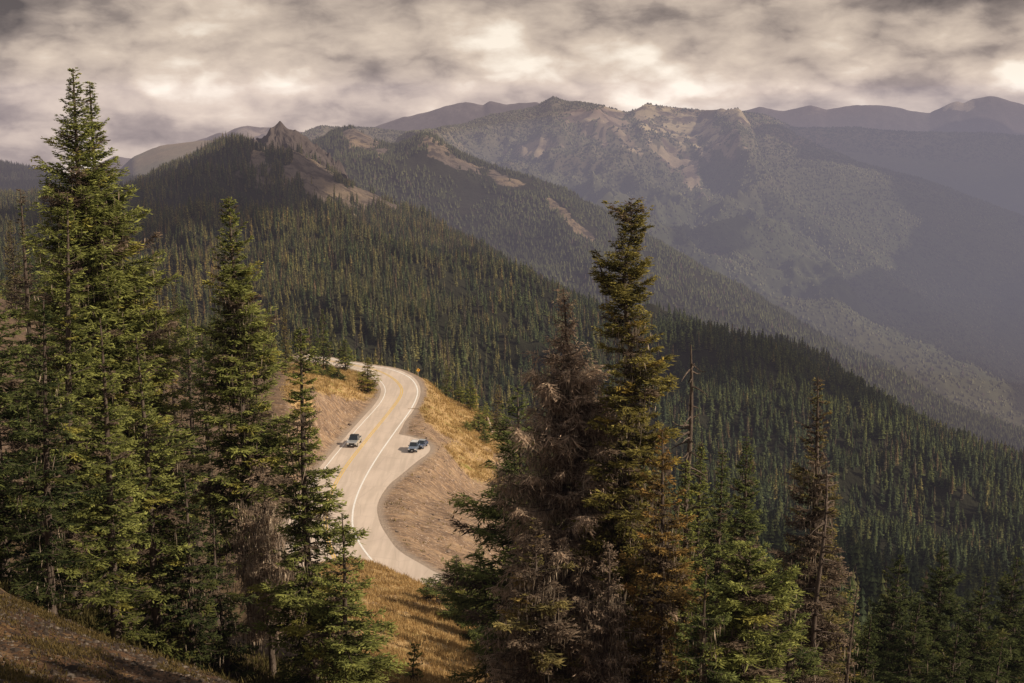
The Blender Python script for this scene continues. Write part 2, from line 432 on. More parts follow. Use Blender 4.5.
gf = t.math('ADD', t.attr('grass').outputs['Fac'], t.math('MULTIPLY', t.math('SUBTRACT', nB, 0.5), 1.6))
c = t.mix(t.range(gf, 0.3, 0.6), dirt, grass)
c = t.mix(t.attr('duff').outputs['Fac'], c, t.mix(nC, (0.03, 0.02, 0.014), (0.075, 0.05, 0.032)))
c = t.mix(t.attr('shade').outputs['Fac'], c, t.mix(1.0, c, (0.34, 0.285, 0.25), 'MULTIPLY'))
c = t.mix(t.attr('gravel').outputs['Fac'], c, t.mix(nC, (0.30, 0.23, 0.18), (0.50, 0.41, 0.33)))
b = t.node('ShaderNodeBsdfPrincipled'); l.new(c, b.inputs['Base Color']); b.inputs['Roughness'].default_value = 0.95; b.inputs['Specular IOR Level'].default_value = 0.1
bp = t.node('ShaderNodeBump'); bp.inputs['Strength'].default_value = 0.6; bp.inputs['Distance'].default_value = 0.25
l.new(t.math('ADD', nB, t.math('MULTIPLY', nC, 0.3)), bp.inputs['Height']); l.new(bp.outputs[0], b.inputs['Normal'])
o_ = t.node('ShaderNodeOutputMaterial'); l.new(b.outputs[0], o_.inputs[0])
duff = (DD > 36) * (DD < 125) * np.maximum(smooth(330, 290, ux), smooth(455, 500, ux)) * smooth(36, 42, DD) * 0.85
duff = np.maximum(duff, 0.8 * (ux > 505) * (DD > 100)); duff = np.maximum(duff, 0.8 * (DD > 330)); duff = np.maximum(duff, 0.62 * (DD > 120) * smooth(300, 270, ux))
gravel = smooth(1.6, 0.2, pd) * 0.75
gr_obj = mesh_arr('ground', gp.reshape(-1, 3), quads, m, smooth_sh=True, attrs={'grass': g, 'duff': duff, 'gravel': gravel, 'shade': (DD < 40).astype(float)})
tag(gr_obj, 'bare brown and golden hillside around the mountain road', kind='structure')

# ------------------------------------------------------------------ road and markings
m, n, l = new_mat('asphalt'); t = NT(m.node_tree)
p = t.pos(); nA = t.noise(p, 0.15, 5, 0.6); nB = t.noise(p, 6, 5, 0.7); nS = t.noise(t.mapping(p, (1.0, 0.06, 1), (0, 0, 0.15)), 1.0, 4)
c = t.ramp(nA, [(0.3, (0.58, 0.47, 0.385)), (0.7, (0.68, 0.555, 0.45))])
c = t.mix(t.math('MULTIPLY', t.range(nS, 0.4, 0.62), 0.5), c, (0.47, 0.38, 0.30))
c = t.mix(t.math('MULTIPLY', t.range(nB, 0.55, 0.75), 0.3), c, (0.72, 0.61, 0.48))
vo = t.node('ShaderNodeTexVoronoi', feature='DISTANCE_TO_EDGE'); l.new(t.mapping(p, (1, 0.7, 1)), vo.inputs['Vector']); vo.inputs['Scale'].default_value = 0.18
c = t.mix(t.math('MULTIPLY', t.range(vo.outputs['Distance'], 0.018, 0.006), 0.12), c, (0.20, 0.16, 0.13))
b = t.node('ShaderNodeBsdfPrincipled'); l.new(c, b.inputs['Base Color']); b.inputs['Roughness'].default_value = 0.9; b.inputs['Specular IOR Level'].default_value = 0.2
o_ = t.node('ShaderNodeOutputMaterial'); l.new(b.outputs[0], o_.inputs[0])
tri = geometry.tessellate_polygon([[Vector((x, y, 0)) for x, y in poly]])
V = np.concatenate([poly, np.full((len(poly), 1), ZR)], 1)
nP = len(V); V2 = np.concatenate([V, V - [0, 0, 0.35]])
side = [(i, (i + 1) % nP, nP + (i + 1) % nP, nP + i) for i in range(nP)]
# orient the top up
tt = np.array(tri)
a_ = V[tt[:, 1]] - V[tt[:, 0]]; b_ = V[tt[:, 2]] - V[tt[:, 0]]
fl = np.cross(a_, b_)[:, 2] < 0; tt[fl] = tt[fl][:, ::-1]
road = mesh_arr('road', V2, [tt, np.array(side)], m); tag(road, kind='structure')
def strip(name, line, wd, off, mat, z=0.012):
    a = offset(line, off - wd / 2); b2 = offset(line, off + wd / 2); k = len(line)
    V = np.concatenate([np.c_[a, np.full(k, ZR + z)], np.c_[b2, np.full(k, ZR + z)]])
    i = np.arange(k - 1)
    return V, np.stack([i, i + k, i + k + 1, i + 1], 1)
def worn(name, col):
    m, n, l = new_mat(name); t = NT(m.node_tree)
    f = t.noise(t.pos(), 3, 5, 0.7)
    c = t.mix(t.math('MULTIPLY', t.range(f, 0.52, 0.66), 0.6), col, (0.40, 0.33, 0.26))
    b = t.node('ShaderNodeBsdfPrincipled'); l.new(c, b.inputs['Base Color']); b.inputs['Roughness'].default_value = 0.8
    o = t.node('ShaderNodeOutputMaterial'); l.new(b.outputs[0], o.inputs[0]); return m
wm, ym = worn('white_paint', (0.86, 0.82, 0.76)), worn('yellow_paint', (0.74, 0.49, 0.13))
for nm, ln, mt, offs, wd in (('road_edge_line', right_line, wm, [0], 0.26), ('road_edge_line', left_line, wm, [0], 0.17), ('road_centre_line', yellow_line, ym, [-0.18, 0.18], 0.19)):
    Vs = []; Fs = []; o0 = 0
    for o1 in offs:
        v, f_ = strip(nm, ln, wd, o1, mt); Vs.append(v); Fs.append(f_ + o0); o0 += len(v)
    tag(mesh_arr(nm, np.concatenate(Vs), np.concatenate(Fs), mt), kind='structure')

# ------------------------------------------------------------------ distant terrain lofts
def pchip(xk, yk, x):
    """monotone cubic along axis 0; yk (k, n) -> (len(x), n)"""
    h = np.diff(xk)[:, None]; d = np.diff(yk, axis=0) / h
    mm = np.zeros_like(yk)
    w1 = 2 * h[1:] + h[:-1]; w2 = h[1:] + 2 * h[:-1]
    same = d[:-1] * d[1:] > 0
    with np.errstate(divide='ignore', invalid='ignore'):
        hm = (w1 + w2) / (w1 / d[:-1] + w2 / d[1:])
    mm[1:-1] = np.where(same, hm, 0); mm[0] = d[0]; mm[-1] = d[-1]
    i = np.clip(np.searchsorted(xk, x, side='right') - 1, 0, len(xk) - 2)
    u = ((x - xk[i]) / (xk[i + 1] - xk[i]))[:, None]; hh = h[i]
    return ((1 + 2*u) * (1-u)**2 * yk[i] + u * (1-u)**2 * hh * mm[i] + u*u*(3-2*u) * yk[i+1] + u*u*(u-1) * hh * mm[i+1])

class Loft: pass
LOFT2 = {'forest_hill': (3, 600)}
def loft(name, rows, crest, nx, nper, amp, L, seed, px0=-180, px1=1200, crest_amp=0.0, bare=None, mat=None, stretch=1.0, crest_hf=0.0):
    """rows: list of ([(px,py)...], [(px,D)...]) from near to far; crest = index of the skyline row"""
    px = np.linspace(px0, px1, nx)
    PY = []; DY = []
    for a, b in rows:
        a = np.array(a, float); b = np.array(b, float)
        PY.append(np.interp(px, a[:, 0], a[:, 1])); DY.append(np.interp(px, b[:, 0], b[:, 1]))
    PY = np.array(PY); DY = np.array(DY)
    W_ = P(np.broadcast_to(px, PY.shape), PY, DY)
    kz = np.arange(len(rows), dtype=float)
    vv = np.linspace(0, len(rows) - 1, nper * (len(rows) - 1) + 1)
    x = pchip(kz, W_[..., 0], vv); y = pchip(kz, W_[..., 1], vv); z = pchip(kz, W_[..., 2], vv)
    cr = np.abs(vv - crest)[:, None]
    tp = crest_amp + (1 - crest_amp) * smooth(0.0, 0.7, cr)
    n = fbm(x / L, y / (L * stretch), 6, seed, True, 0.52); n = n - n.mean()
    if name in LOFT2:
        tp = tp * (1 - np.exp(-((vv[:, None] - LOFT2[name][0]) / 0.35) ** 2) * smooth(LOFT2[name][1] - 80, LOFT2[name][1] + 40, px)[None])
    z = z + amp * n * tp * (0.03 + 0.97 * smooth(300, 1100, y)) + crest_hf * fbm(x / (L * 0.05), y / (L * 0.05), 3, seed + 50) * np.exp(-(cr / 0.25) ** 2)
    ci = int(round(crest * nper)); lim = z[ci] / y[ci]
    zz = np.minimum(z, y * lim[None] - 1.5); msk = (np.arange(len(vv)) < ci - 2)[:, None] & np.ones_like(z, bool)
    if name in LOFT2:
        c2 = int(round(LOFT2[name][0] * nper)); l2 = z[c2] / y[c2]; rgt = (px > LOFT2[name][1] + 40)[None]
        zz = np.where(rgt, np.minimum(z, y * l2[None] - 1.0), zz); msk = np.where(rgt, (np.arange(len(vv)) < c2 - 2)[:, None], msk)
    z = np.where(msk, zz, z)
    o = Loft(); o.x, o.y, o.z, o.v, o.px = x, y, z, vv, px
    o.pts = np.stack([x, y, z], -1)
    qx, qy = pix(o.pts); o.qx, o.qy = qx, qy
    bm_ = np.zeros_like(x)
    nb = 1.3 * fbm(x / (L * 0.10), y / (L * 0.22), 5, seed + 9, True, 0.6)
    for (cx_, cy_, rx, ry, rot, s_) in (bare or []):
        c, s = math.cos(math.radians(rot)), math.sin(math.radians(rot))
        a = ((qx - cx_) * c + (qy - cy_) * s) / rx; b = (-(qx - cx_) * s + (qy - cy_) * c) / ry
        bm_ = np.maximum(bm_, s_ * smooth(1.25, 0.55, np.hypot(a, b) - nb * 0.9))
    bm_ = bm_ * (vv[:, None] <= crest + 0.3)
    o.bare = bm_
    nv, nu = x.shape; idx = np.arange(nv * nu).reshape(nv, nu)
    q = np.stack([idx[:-1, :-1], idx[:-1, 1:], idx[1:, 1:], idx[1:, :-1]], -1).reshape(-1, 4)
    ob = mesh_arr(name, o.pts.reshape(-1, 3), q, mat, smooth_sh=True, attrs={'bare': bm_})
    tag(ob, kind='structure'); o.ob = ob
    return o

SUMMIT = P(280, 128, 2470)
def scatter(o, per_m2, vr, pxr=(-60, 1085), rnd=RS, bare_cut=0.35, maxn=400000, pyr=None, clump=None):
    P00 = o.pts[:-1, :-1]; P10 = o.pts[1:, :-1]; P01 = o.pts[:-1, 1:]; P11 = o.pts[1:, 1:]
    ar = np.abs((P10 - P00)[..., 0] * (P01 - P00)[..., 1] - (P10 - P00)[..., 1] * (P01 - P00)[..., 0])
    vm = 0.5 * (o.v[1:] + o.v[:-1])[:, None]; pm = 0.5 * (o.qx[1:, 1:] + o.qx[:-1, :-1])
    ok = (vm >= vr[0]) & (vm <= vr[1]) & (pm > pxr[0]) & (pm < pxr[1])
    if pyr is not None: ok &= (0.5 * (o.qy[1:, 1:] + o.qy[:-1, :-1]) < pyr)
    lam = ar * ok * per_m2
    if clump is not None:
        cn = fbm(P00[..., 0] / clump, P00[..., 1] / clump, 3, 77); lam = lam * smooth(-0.65, 0.1, cn)
    cnt = rnd.poisson(lam)
    ii, jj = np.nonzero(cnt); rep = cnt[ii, jj]
    ii = np.repeat(ii, rep); jj = np.repeat(jj, rep)
    a = rnd.rand(len(ii))[:, None]; b = rnd.rand(len(ii))[:, None]
    p = (P00[ii, jj] * (1 - a) + P10[ii, jj] * a) * (1 - b) + (P01[ii, jj] * (1 - a) + P11[ii, jj] * a) * b
    br_ = o.bare[ii, jj]
    keep = br_ < bare_cut + rnd.rand(len(ii)) * 0.4
    if bare_cut < 0: keep = np.ones(len(ii), bool)
    keep &= np.hypot(p[:, 0] - SUMMIT[0], (p[:, 1] - SUMMIT[1]) * .6) > 72
    p = p[keep]
    if len(p) > maxn: p = p[rnd.choice(len(p), maxn, False)]
    return p

def ridge_mat(name, forest, rock, meadow, tex=0.02, fvar=0.35, low=False):
    m, n, l = new_mat(name); t = NT(m.node_tree)
    p = t.pos()
    a = t.noise(p, tex, 8, 0.65); b0 = t.noise(p, tex * 0.12, 5, 0.6); sp = t.noise(t.mapping(p, (1, 1, 0.35)), tex * 5, 4, 0.7)
    fc = t.mix(a, tuple(x * (1 - fvar) for x in forest), tuple(x * (1 + fvar) for x in forest))
    fc = t.mix(t.math('MULTIPLY', t.range(sp, 0.4, 0.65), 0.5), fc, tuple(x * 1.5 for x in forest))
    fc = t.mix(t.math('MULTIPLY', t.range(b0, 0.5, 0.68), 0.45), fc, (forest[0] * 1.9, forest[1] * 1.45, forest[2] * 1.4))
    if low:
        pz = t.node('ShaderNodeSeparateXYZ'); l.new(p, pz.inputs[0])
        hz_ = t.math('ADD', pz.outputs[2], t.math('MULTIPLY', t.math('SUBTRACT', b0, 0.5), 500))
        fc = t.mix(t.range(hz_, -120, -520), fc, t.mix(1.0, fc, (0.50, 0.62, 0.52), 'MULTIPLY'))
    bc = t.mix(t.range(b0, 0.4, 0.6), rock, meadow)
    bc = t.mix(t.range(a, 0.55, 0.4), bc, tuple(x * 0.55 for x in rock))
    ge = t.node('ShaderNodeNewGeometry'); sz = t.node('ShaderNodeSeparateXYZ'); l.new(ge.outputs['Normal'], sz.inputs[0])
    bf = t.math('ADD', t.attr('bare').outputs['Fac'], t.math('MULTIPLY', t.math('SUBTRACT', a, 0.5), 0.9))
    c = t.mix(t.range(bf, 0.35, 0.6), fc, bc)
    b = t.node('ShaderNodeBsdfDiffuse'); l.new(c, b.inputs[0]); b.inputs[1].default_value = 1
    bp = t.node('ShaderNodeBump'); bp.inputs['Strength'].default_value = 0.8; bp.inputs['Distance'].default_value = 12
    l.new(a, bp.inputs['Height']); l.new(bp.outputs[0], b.inputs['Normal'])
    o = t.node('ShaderNodeOutputMaterial'); l.new(b.outputs[0], o.inputs[0])
    return m

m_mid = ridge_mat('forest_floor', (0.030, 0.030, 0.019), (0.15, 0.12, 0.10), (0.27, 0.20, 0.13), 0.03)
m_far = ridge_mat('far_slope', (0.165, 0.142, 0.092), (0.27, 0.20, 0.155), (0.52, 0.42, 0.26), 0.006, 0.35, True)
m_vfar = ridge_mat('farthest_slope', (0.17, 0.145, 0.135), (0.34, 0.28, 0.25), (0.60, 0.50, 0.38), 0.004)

# forest slope beyond the road (its right end is the dark spur)
L1 = loft('forest_hill', [
  ([(-180,345),(0,350),(200,395),(300,402),(400,410),(440,428),(480,455),(500,470),(560,525),(600,548),(700,602),(850,678),(1024,735),(1200,775)], [(-180,345),(500,345),(565,232),(1200,232)]),
  ([(-180,325),(0,335),(150,360),(300,380),(400,402),(500,450),(600,505),(700,548),(850,605),(1024,650),(1200,690)], [(-180,520),(400,560),(600,480),(1200,420)]),
  ([(-180,285),(0,295),(150,310),(300,325),(400,342),(500,372),(600,410),(700,437),(850,492),(1024,548),(1200,600)], [(-180,950),(300,1000),(600,900),(850,750),(1200,650)]),
  ([(-180,240),(0,250),(150,248),(300,252),(400,275),(500,302),(600,328),(650,336),(690,338),(730,345),(780,353),(850,389),(900,421),(1024,470),(1200,535)], [(-180,1500),(300,1500),(600,1400),(690,1400),(1200,1150)]),
  ([(-180,212),(0,200),(100,196),(125,190),(150,177),(190,159),(225,141),(262,140),(272,141),(280,142),(288,144),(298,150),(310,158),(330,172),(345,182),(375,196),(392,205),(450,234),(520,270),(590,310),(650,342),(700,356),(780,384),(850,412),(1024,500),(1200,570)], [(-180,2400),(280,2500),(450,2000),(650,1650),(1200,1300)]),
  ([(-180,330),(280,330),(450,350),(650,420),(850,520),(1200,680)], [(-180,3100),(280,3200),(650,2100),(1200,1700)]),
  ], 4, 560, 60, 85, 330, 5, crest_amp=0.06, mat=m_mid, crest_hf=5,
  bare=[(322,176,34,12,38,1),(365,198,32,7,18,1),(262,163,12,16,10,.9),(300,168,12,18,60,1),(281,140,12,14,0,1),(250,172,20,16,0,0.55),(330,196,22,7,20,0.9),(352,208,12,5,15,0.9)])
# sunlit ridge behind it
L2 = loft('valley_ridge', [
  ([(-180,330),(280,290),(450,320),(650,380),(800,430),(1024,560),(1200,620)], [(-180,3660),(280,3660),(650,2562),(1200,2196)]),
  ([(-180,250),(280,220),(400,225),(500,262),(600,305),(700,350),(800,392),(1024,492),(1200,560)], [(-180,4026),(450,3660),(700,3050),(1200,2562)]),
  ([(-180,190),(250,172),(298,150),(318,141),(335,133),(352,129),(375,140),(395,148),(410,143),(422,136),(432,137),(450,150),(480,165),(516,176),(572,196),(620,222),(650,240),(700,268),(760,300),(820,335),(880,365),(950,407),(1024,436),(1200,500)], [(-180,4758),(350,4636),(500,4270),(700,3660),(1200,3050)]),
  ([(-180,400),(400,330),(700,420),(1200,650)], [(-180,5612),(400,5490),(1200,3904)]),
  ], 2, 480, 44, 120, 620, 15, crest_amp=0.12, mat=m_mid, crest_hf=7,
  bare=[(360,140,26,9,28,0.75),(432,143,14,7,25,0.7),(458,163,22,4,20,0.85),(568,219,22,4.5,42,1.0),(500,178,18,5,20,0.6)])
# great massif in the centre
L3 = loft('massif', [
  ([(-180,400),(400,300),(560,330),(700,430),(830,520),(1200,700)], [(-180,4200),(1200,3300)]),
  ([(-180,300),(350,180),(450,200),(560,250),(650,300),(750,335),(830,385),(900,420),(1024,470),(1200,560)], [(-180,5200),(600,4800),(1200,3700)]),
  ([(-180,240),(350,152),(450,165),(540,190),(620,220),(700,250),(760,275),(830,322),(880,360),(1024,440),(1200,530)], [(-180,6200),(600,6000),(830,5000),(1200,4100)]),
  ([(-180,240),(200,170),(280,146),(293,138),(309,130),(322,125),(340,127),(360,126),(380,128),(406,132),(430,131),(466,124),(486,116),(513,111),(536,106),(553,97),(562,100),(569,102),(593,105),(603,105),(626,111),(632,110),(646,104),(669,106),(684,108),(717,109),(740,110),(752,128),(768,160),(794,206),(815,234),(830,250),(842,280),(880,322),(950,370),(1024,408),(1200,500)], [(-180,7600),(550,8000),(700,7800),(790,6600),(840,5600),(1200,4600)]),
  ([(-180,400),(500,250),(740,260),(900,430),(1200,640)], [(-180,8600),(550,9000),(850,7000),(1200,5600)]),
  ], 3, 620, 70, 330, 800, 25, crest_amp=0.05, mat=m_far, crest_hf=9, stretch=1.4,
  bare=[(640,118,10,3,40,0.9),(668,128,12,3,50,0.8),(678,140,10,3,60,0.8),(702,152,14,3,45,0.8),(735,132,12,3,60,0.6),(655,147,9,3,30,0.7),(575,118,10,3,60,0.7),(612,112,16,3,15,0.9),(535,148,20,7,-12,0.9),(596,120,26,7,10,0.8),(590,133,20,5,30,0.85),(650,112,24,5,5,0.85),(690,175,22,9,50,0.8),(672,158,20,7,45,0.85),(700,130,34,9,20,0.8),(745,116,24,6,8,0.8),(625,140,16,5,40,0.7),(716,145,20,6,30,0.7),(660,130,18,5,10,0.6),(810,262,14,5,40,0.35)])
# shaded ridges on the right
L4 = loft('shaded_ridge', [
  ([(-180,600),(700,430),(800,420),(900,440),(1024,470),(1200,540)], [(-180,3800),(1200,3800)]),
  ([(-180,500),(700,300),(780,290),(840,300),(930,340),(1024,385),(1200,450)], [(-180,5600),(1200,4700)]),
  ([(-180,420),(700,200),(740,114),(767,118),(797,138),(850,160),(930,183),(1024,218),(1200,285)], [(-180,7000),(740,7600),(850,6800),(1200,5800)]),
  ([(-180,600),(740,230),(1200,420)], [(-180,8000),(1200,7200)]),
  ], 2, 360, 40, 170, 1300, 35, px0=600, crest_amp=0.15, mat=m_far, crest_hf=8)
L5 = loft('back_ridge', [
  ([(-180,500),(700,300),(1200,330)], [(-180,6600),(1200,6600)]),
  ([(-180,420),(700,200),(740,112),(767,116),(780,122),(797,129),(850,128),(883,131),(937,133),(980,133),(1024,136),(1200,150)], [(-180,8200),(740,8000),(1200,7600)]),
  ([(-180,600),(740,230),(1200,300)], [(-180,9000),(1200,8700)]),
  ], 1, 300, 40, 70, 1200, 45, px0=640, crest_amp=0.08, mat=m_far, crest_hf=8)
# left ridges
L6 = loft('left_ridge', [
  ([(-180,320),(300,320)], [(-180,3600),(300,3600)]),
  ([(-180,150),(-60,160),(0,165),(33,171),(60,177),(90,188),(130,210),(300,300)], [(-180,5200),(300,5200)]),
  ([(-180,300),(300,400)], [(-180,6200),(300,6200)]),
  ], 1, 140, 40, 60, 800, 55, px0=-220, px1=320, crest_amp=0.1, mat=m_far, crest_hf=4)
L7 = loft('purple_ridge', [
  ([(-180,330),(500,330)], [(-180,5400),(500,5400)]),
  ([(-180,215),(80,186),(113,177),(133,157),(160,146),(200,141),(215,141),(260,150),(320,165),(500,230)], [(-180,7400),(500,7400)]),
  ([(-180,400),(500,400)], [(-180,8200),(500,8200)]),
  ], 1, 200, 40, 70, 900, 65, px0=-220, px1=500, crest_amp=0.08, mat=m_far, crest_hf=3)
L8 = loft('farthest_range', [
  ([(-180,260),(1200,260)], [(-180,8300),(1200,8300)]),
  ([(-180,190),(60,182),(100,163),(112,157),(123,157),(133,159),(160,152),(200,140),(213,135),(219,133),(225,134),(234,129),(240,126.5),(248,126),(260,128),(273,127.5),(290,131),(320,133),(360,131),(380,125),(400,118),(433,111),(446,106),(466,102),(483,105),(490,101),(506,104),(536,102),(560,112),(600,118),(700,116),(744,111),(760,107),(784,111),(798,108),(812,105),(827,109),(845,106),(860,105),(880,105),(895,107),(910,111),(930,113),(950,103),(957,101),(963,103),(973,99),(990,96),(1003,98),(1010,101),(1024,105),(1080,110),(1200,100)], [(-180,9150),(1200,9150)]),
  ([(-180,300),(1200,300)], [(-180,9300),(1200,9300)]),
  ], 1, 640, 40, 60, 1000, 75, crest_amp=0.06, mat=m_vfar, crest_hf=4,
  bare=[(245,131,30,6,0,1),(960,106,16,5,0,0.5),(470,108,20,4,0,0.4),(830,112,30,4,0,0.35)])
# valley floor reaching to the horizon
vf = MB(); vf.add([(-40000,-3000,-1500),(40000,-3000,-1500),(40000,11000,-1500),(-40000,11000,-1500)], [(0,1,2,3)])
tag(vf.build('valley_floor', m_far), kind='structure')

# ------------------------------------------------------------------ far forests: thousands of tiny spires baked as one mesh per slope
def spires(name, p, h, r, cols, mat, sides=4, tiers=1, label=''):
    n = len(p); rr = np.random.RandomState(len(p))
    h = np.broadcast_to(h, n) * rr.uniform(0.55, 1.25, n); r = np.broadcast_to(r, n) * rr.uniform(0.7, 1.3, n) * (0.6 + 0.4 * h / h.mean())
    a0 = rr.rand(n) * 2 * pi; V = []; Fs = []; C = []; off = 0
    tint = rr.rand(n)
    pt = fbm(p[:, 0] / 260, p[:, 1] / 260, 4, 5)
    c = cols[0][None] * (1 - tint[:, None]) + cols[1][None] * tint[:, None]
    c = c * (1 + 0.55 * pt)[:, None]
    dead = (rr.rand(n) < 0.02 + 0.05 * (pt > 0.25)); c[dead] = np.array(cols[2]) * rr.uniform(0.7, 1.2, (dead.sum(), 1))
    for tr in range(tiers):
        zb = (0.02 + 0.42 * tr / max(1, tiers)) if tiers > 1 else 0.0
        zt = 1.0 if tr == tiers - 1 else 0.66
        rs = r * (1 - 0.38 * tr)
        ring = [np.stack([p[:, 0] + rs * np.cos(a0 + 2*pi*k/sides + tr), p[:, 1] + rs * np.sin(a0 + 2*pi*k/sides + tr), p[:, 2] + h * zb - 0.5], 1) for k in range(sides)]
        tip = np.stack([p[:, 0] + rr.normal(0, 0.02, n) * h, p[:, 1], p[:, 2] + h * zt], 1)
        v = np.stack(ring + [tip], 1); V.append(v.reshape(-1, 3)); b = off + np.arange(n)[:, None] * (sides + 1)
        Fs += [np.concatenate([b + k, b + (k + 1) % sides, b + sides], 1) for k in range(sides)]
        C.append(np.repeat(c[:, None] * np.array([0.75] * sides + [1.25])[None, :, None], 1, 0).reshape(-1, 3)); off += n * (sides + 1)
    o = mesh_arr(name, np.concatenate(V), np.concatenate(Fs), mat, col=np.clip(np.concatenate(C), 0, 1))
    tag(o, label, 'forest', kind='stuff'); return o

m_sp = foliage_mat('far_needles', True, rnd=0, trans=0.15)
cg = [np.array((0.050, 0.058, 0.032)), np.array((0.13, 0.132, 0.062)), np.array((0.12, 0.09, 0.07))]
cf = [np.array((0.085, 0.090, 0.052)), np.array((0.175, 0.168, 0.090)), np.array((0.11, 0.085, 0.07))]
spires('valley_ridge_forest', scatter(L2, 1 / 60, (0.4, 2.5), (-20, 1060), clump=160), 13, 4.2, cg, m_sp, 4, 2, 'hazy conifer forest on the ridge behind the near forest slope')
spires('massif_forest', scatter(L3, 1 / 150, (0.4, 3.3), (250, 1060), clump=420, maxn=160000), 9, 6.5, cf, m_sp, 3, 1, 'distant forest covering the flanks of the great central massif')
spires('shaded_ridge_forest', scatter(L4, 1 / 230, (0.3, 2.2), (720, 1060), maxn=70000), 9, 6.5, cf, m_sp, 3, 1, 'dim forest on the shaded ridge across the valley')
spires('back_ridge_forest', scatter(L5, 1 / 230, (0.7, 1.05), (740, 1060), maxn=40000), 9, 6.5, cf, m_sp, 3, 1, 'dark treeline on the flat ridge at the right skyline')
spires('left_ridge_forest', scatter(L6, 1 / 150, (0.7, 1.05), (-60, 160), maxn=30000), 22, 5, cf, m_sp, 3, 1, 'far forest on the low ridge at the left edge')

# ------------------------------------------------------------------ conifers
def conifer(seed, H, R, z0=0.06, top=None, whorl=0.42, per=5, tw=0.095, tl=0.46, nsub=4, wd=0.080, droop=0.25, power=0.85,
            green=((0.035, 0.045, 0.014), (0.115, 0.12, 0.030)), brown=0.08, gaps=0.12, limb_r=0.02, trunk_r=None, lean=(0, 0),
            wob=0.25, bend=None, side=None, dead=False, dead_low=0.0, hang=0.0, sides=4, prof=None, fork=None, lk_=1.0):
    """returns trunk (V,F), crown (V,F,col), lichen (V,F,col)"""
    rr = np.random.RandomState(seed)
    trunk_r = trunk_r or H * 0.013
    kk = 22; s = np.linspace(0, 1, kk)
    ph = rr.rand(4) * 6
    def axis(s):
        s = np.asarray(s)
        x = lean[0] * s + wob * (np.sin(s * 4 + ph[0]) - math.sin(ph[0])) * s * 0.5
        y = lean[1] * s + wob * (np.sin(s * 5 + ph[1]) - math.sin(ph[1])) * s * 0.5
        if bend is not None: x = x + np.interp(s, bend[0], bend[1])
        return np.stack([x, y, s * H], -1)
    stems = [(axis, 0.0, 1.0)]
    pa = axis(s); pa[0, 2] -= 0.6
    paths = [pa]; rad = [trunk_r * (1 - s) ** 0.85 + 0.02 + trunk_r * 0.5 * np.exp(-s * 30)]
    # side leaders
    tiers = []
    zs = z0
    leaders = [(None, H)]
    Bp = []; Bd = []; Bl = []; Bs = []
    def add_stem(base_fn, s0, s1, Rm, hh, top_s):
        z = s0 * H
        while z < s1 * H * 0.995:
            sr = z / (s1 * H)
            if prof is not None: rmax = Rm * np.interp(sr, prof[0], prof[1])
            else: rmax = Rm * ((1 - sr) ** power) * min(1, (sr - s0) / 0.10 + 0.55) + 0.12
            nb = max(3, int(round(per * (0.7 + 0.6 * rr.rand()))))
            a0 = rr.rand() * 2 * pi
            for k in range(nb):
                if rr.rand() < gaps: continue
                an = a0 + 2 * pi * k / nb + rr.normal(0, 0.25)
                lk = rmax * rr.uniform(0.55, 1.12)
                if rr.rand() < 0.07: lk *= 1.3
                if not dead: lk *= 0.58 + 0.75 * float(vnoise(an * 1.1 + seed * 3.7, z / 1.15 + seed, seed))
                if side is not None: lk *= 1 + side * math.cos(an)
                lk = max(lk, 0.08)
                zz = z + rr.normal(0, 0.12)
                Bp.append(base_fn(min(0.998, max(0.01, zz / H)))); Bd.append(an); Bl.append(lk); Bs.append(sr)
            z += whorl * (0.55 + 0.6 * (1 - sr)) * rr.uniform(0.8, 1.25)
    add_stem(axis, z0, 1.0, R, H, 1)
    if fork:
        for (fs, fh, fx, fy, fr) in fork:   # start fraction, top fraction, sideways reach, crown radius
            b0 = axis(fs)
            def fa(q, b0=b0, fs=fs, fh=fh, fx=fx, fy=fy):
                u = np.clip((np.asarray(q) - fs) / (fh - fs), 0, 1)
                return np.stack([b0[0] + fx * np.sqrt(u + 1e-6), b0[1] + fy * u, np.asarray(q) * H + 0 * u], -1)
            q = np.linspace(fs, fh, 10); paths.append(fa(q)); rad.append(trunk_r * 0.5 * (1 - np.linspace(0, 1, 10)) * (1 - fs) ** 0.5 + 0.015)
            if fr > 0:
                z = (fs + 0.25 * (fh - fs)) * H
                while z < fh * H:
                    sr = (z / H - fs) / (fh - fs)
                    for k in range(5):
                        Bp.append(fa(z / H)); Bd.append(rr.rand() * 2 * pi); Bl.append((fr * (1 - sr) ** 0.8 + 0.1) * rr.uniform(0.6, 1.1)); Bs.append(0.5 + 0.5 * sr)
                    z += whorl * 0.6
    Bp = np.array(Bp); Bd = np.array(Bd); Bl = np.array(Bl); Bs = np.array(Bs); nb = len(Bp)
    # branch curves: rise at the top of the tree, sag lower down
    out = np.stack([np.cos(Bd), np.sin(Bd), 0 * Bd], 1)
    up0 = 0.55 * Bs ** 2 - 0.10 + rr.normal(0, 0.08, nb)
    sag = droop * (1.1 - Bs) * (1 + rr.normal(0, 0.25, nb))
    def bpt(i, u):
        return Bp[i] + out[i] * (Bl[i] * u)[:, None] + np.stack([0 * u, 0 * u, Bl[i] * (up0[i] * u - sag[i] * u * u + 0.22 * u ** 4)], 1)
    # limbs as thin tubes
    u5 = np.linspace(0, 1, 5)
    for i in range(nb):
        if Bl[i] < 0.5: continue
        ii = np.full(5, i)
        paths.append(bpt(ii, u5)); rr_ = limb_r * (1.7 if dead else 1.0) * (0.5 + Bl[i] / 2.5); rad.append(rr_ * (1.02 - u5) + 0.004)
    # main trunk with more sides
    V0, F0 = tubes(paths[:1], rad[:1], 9)
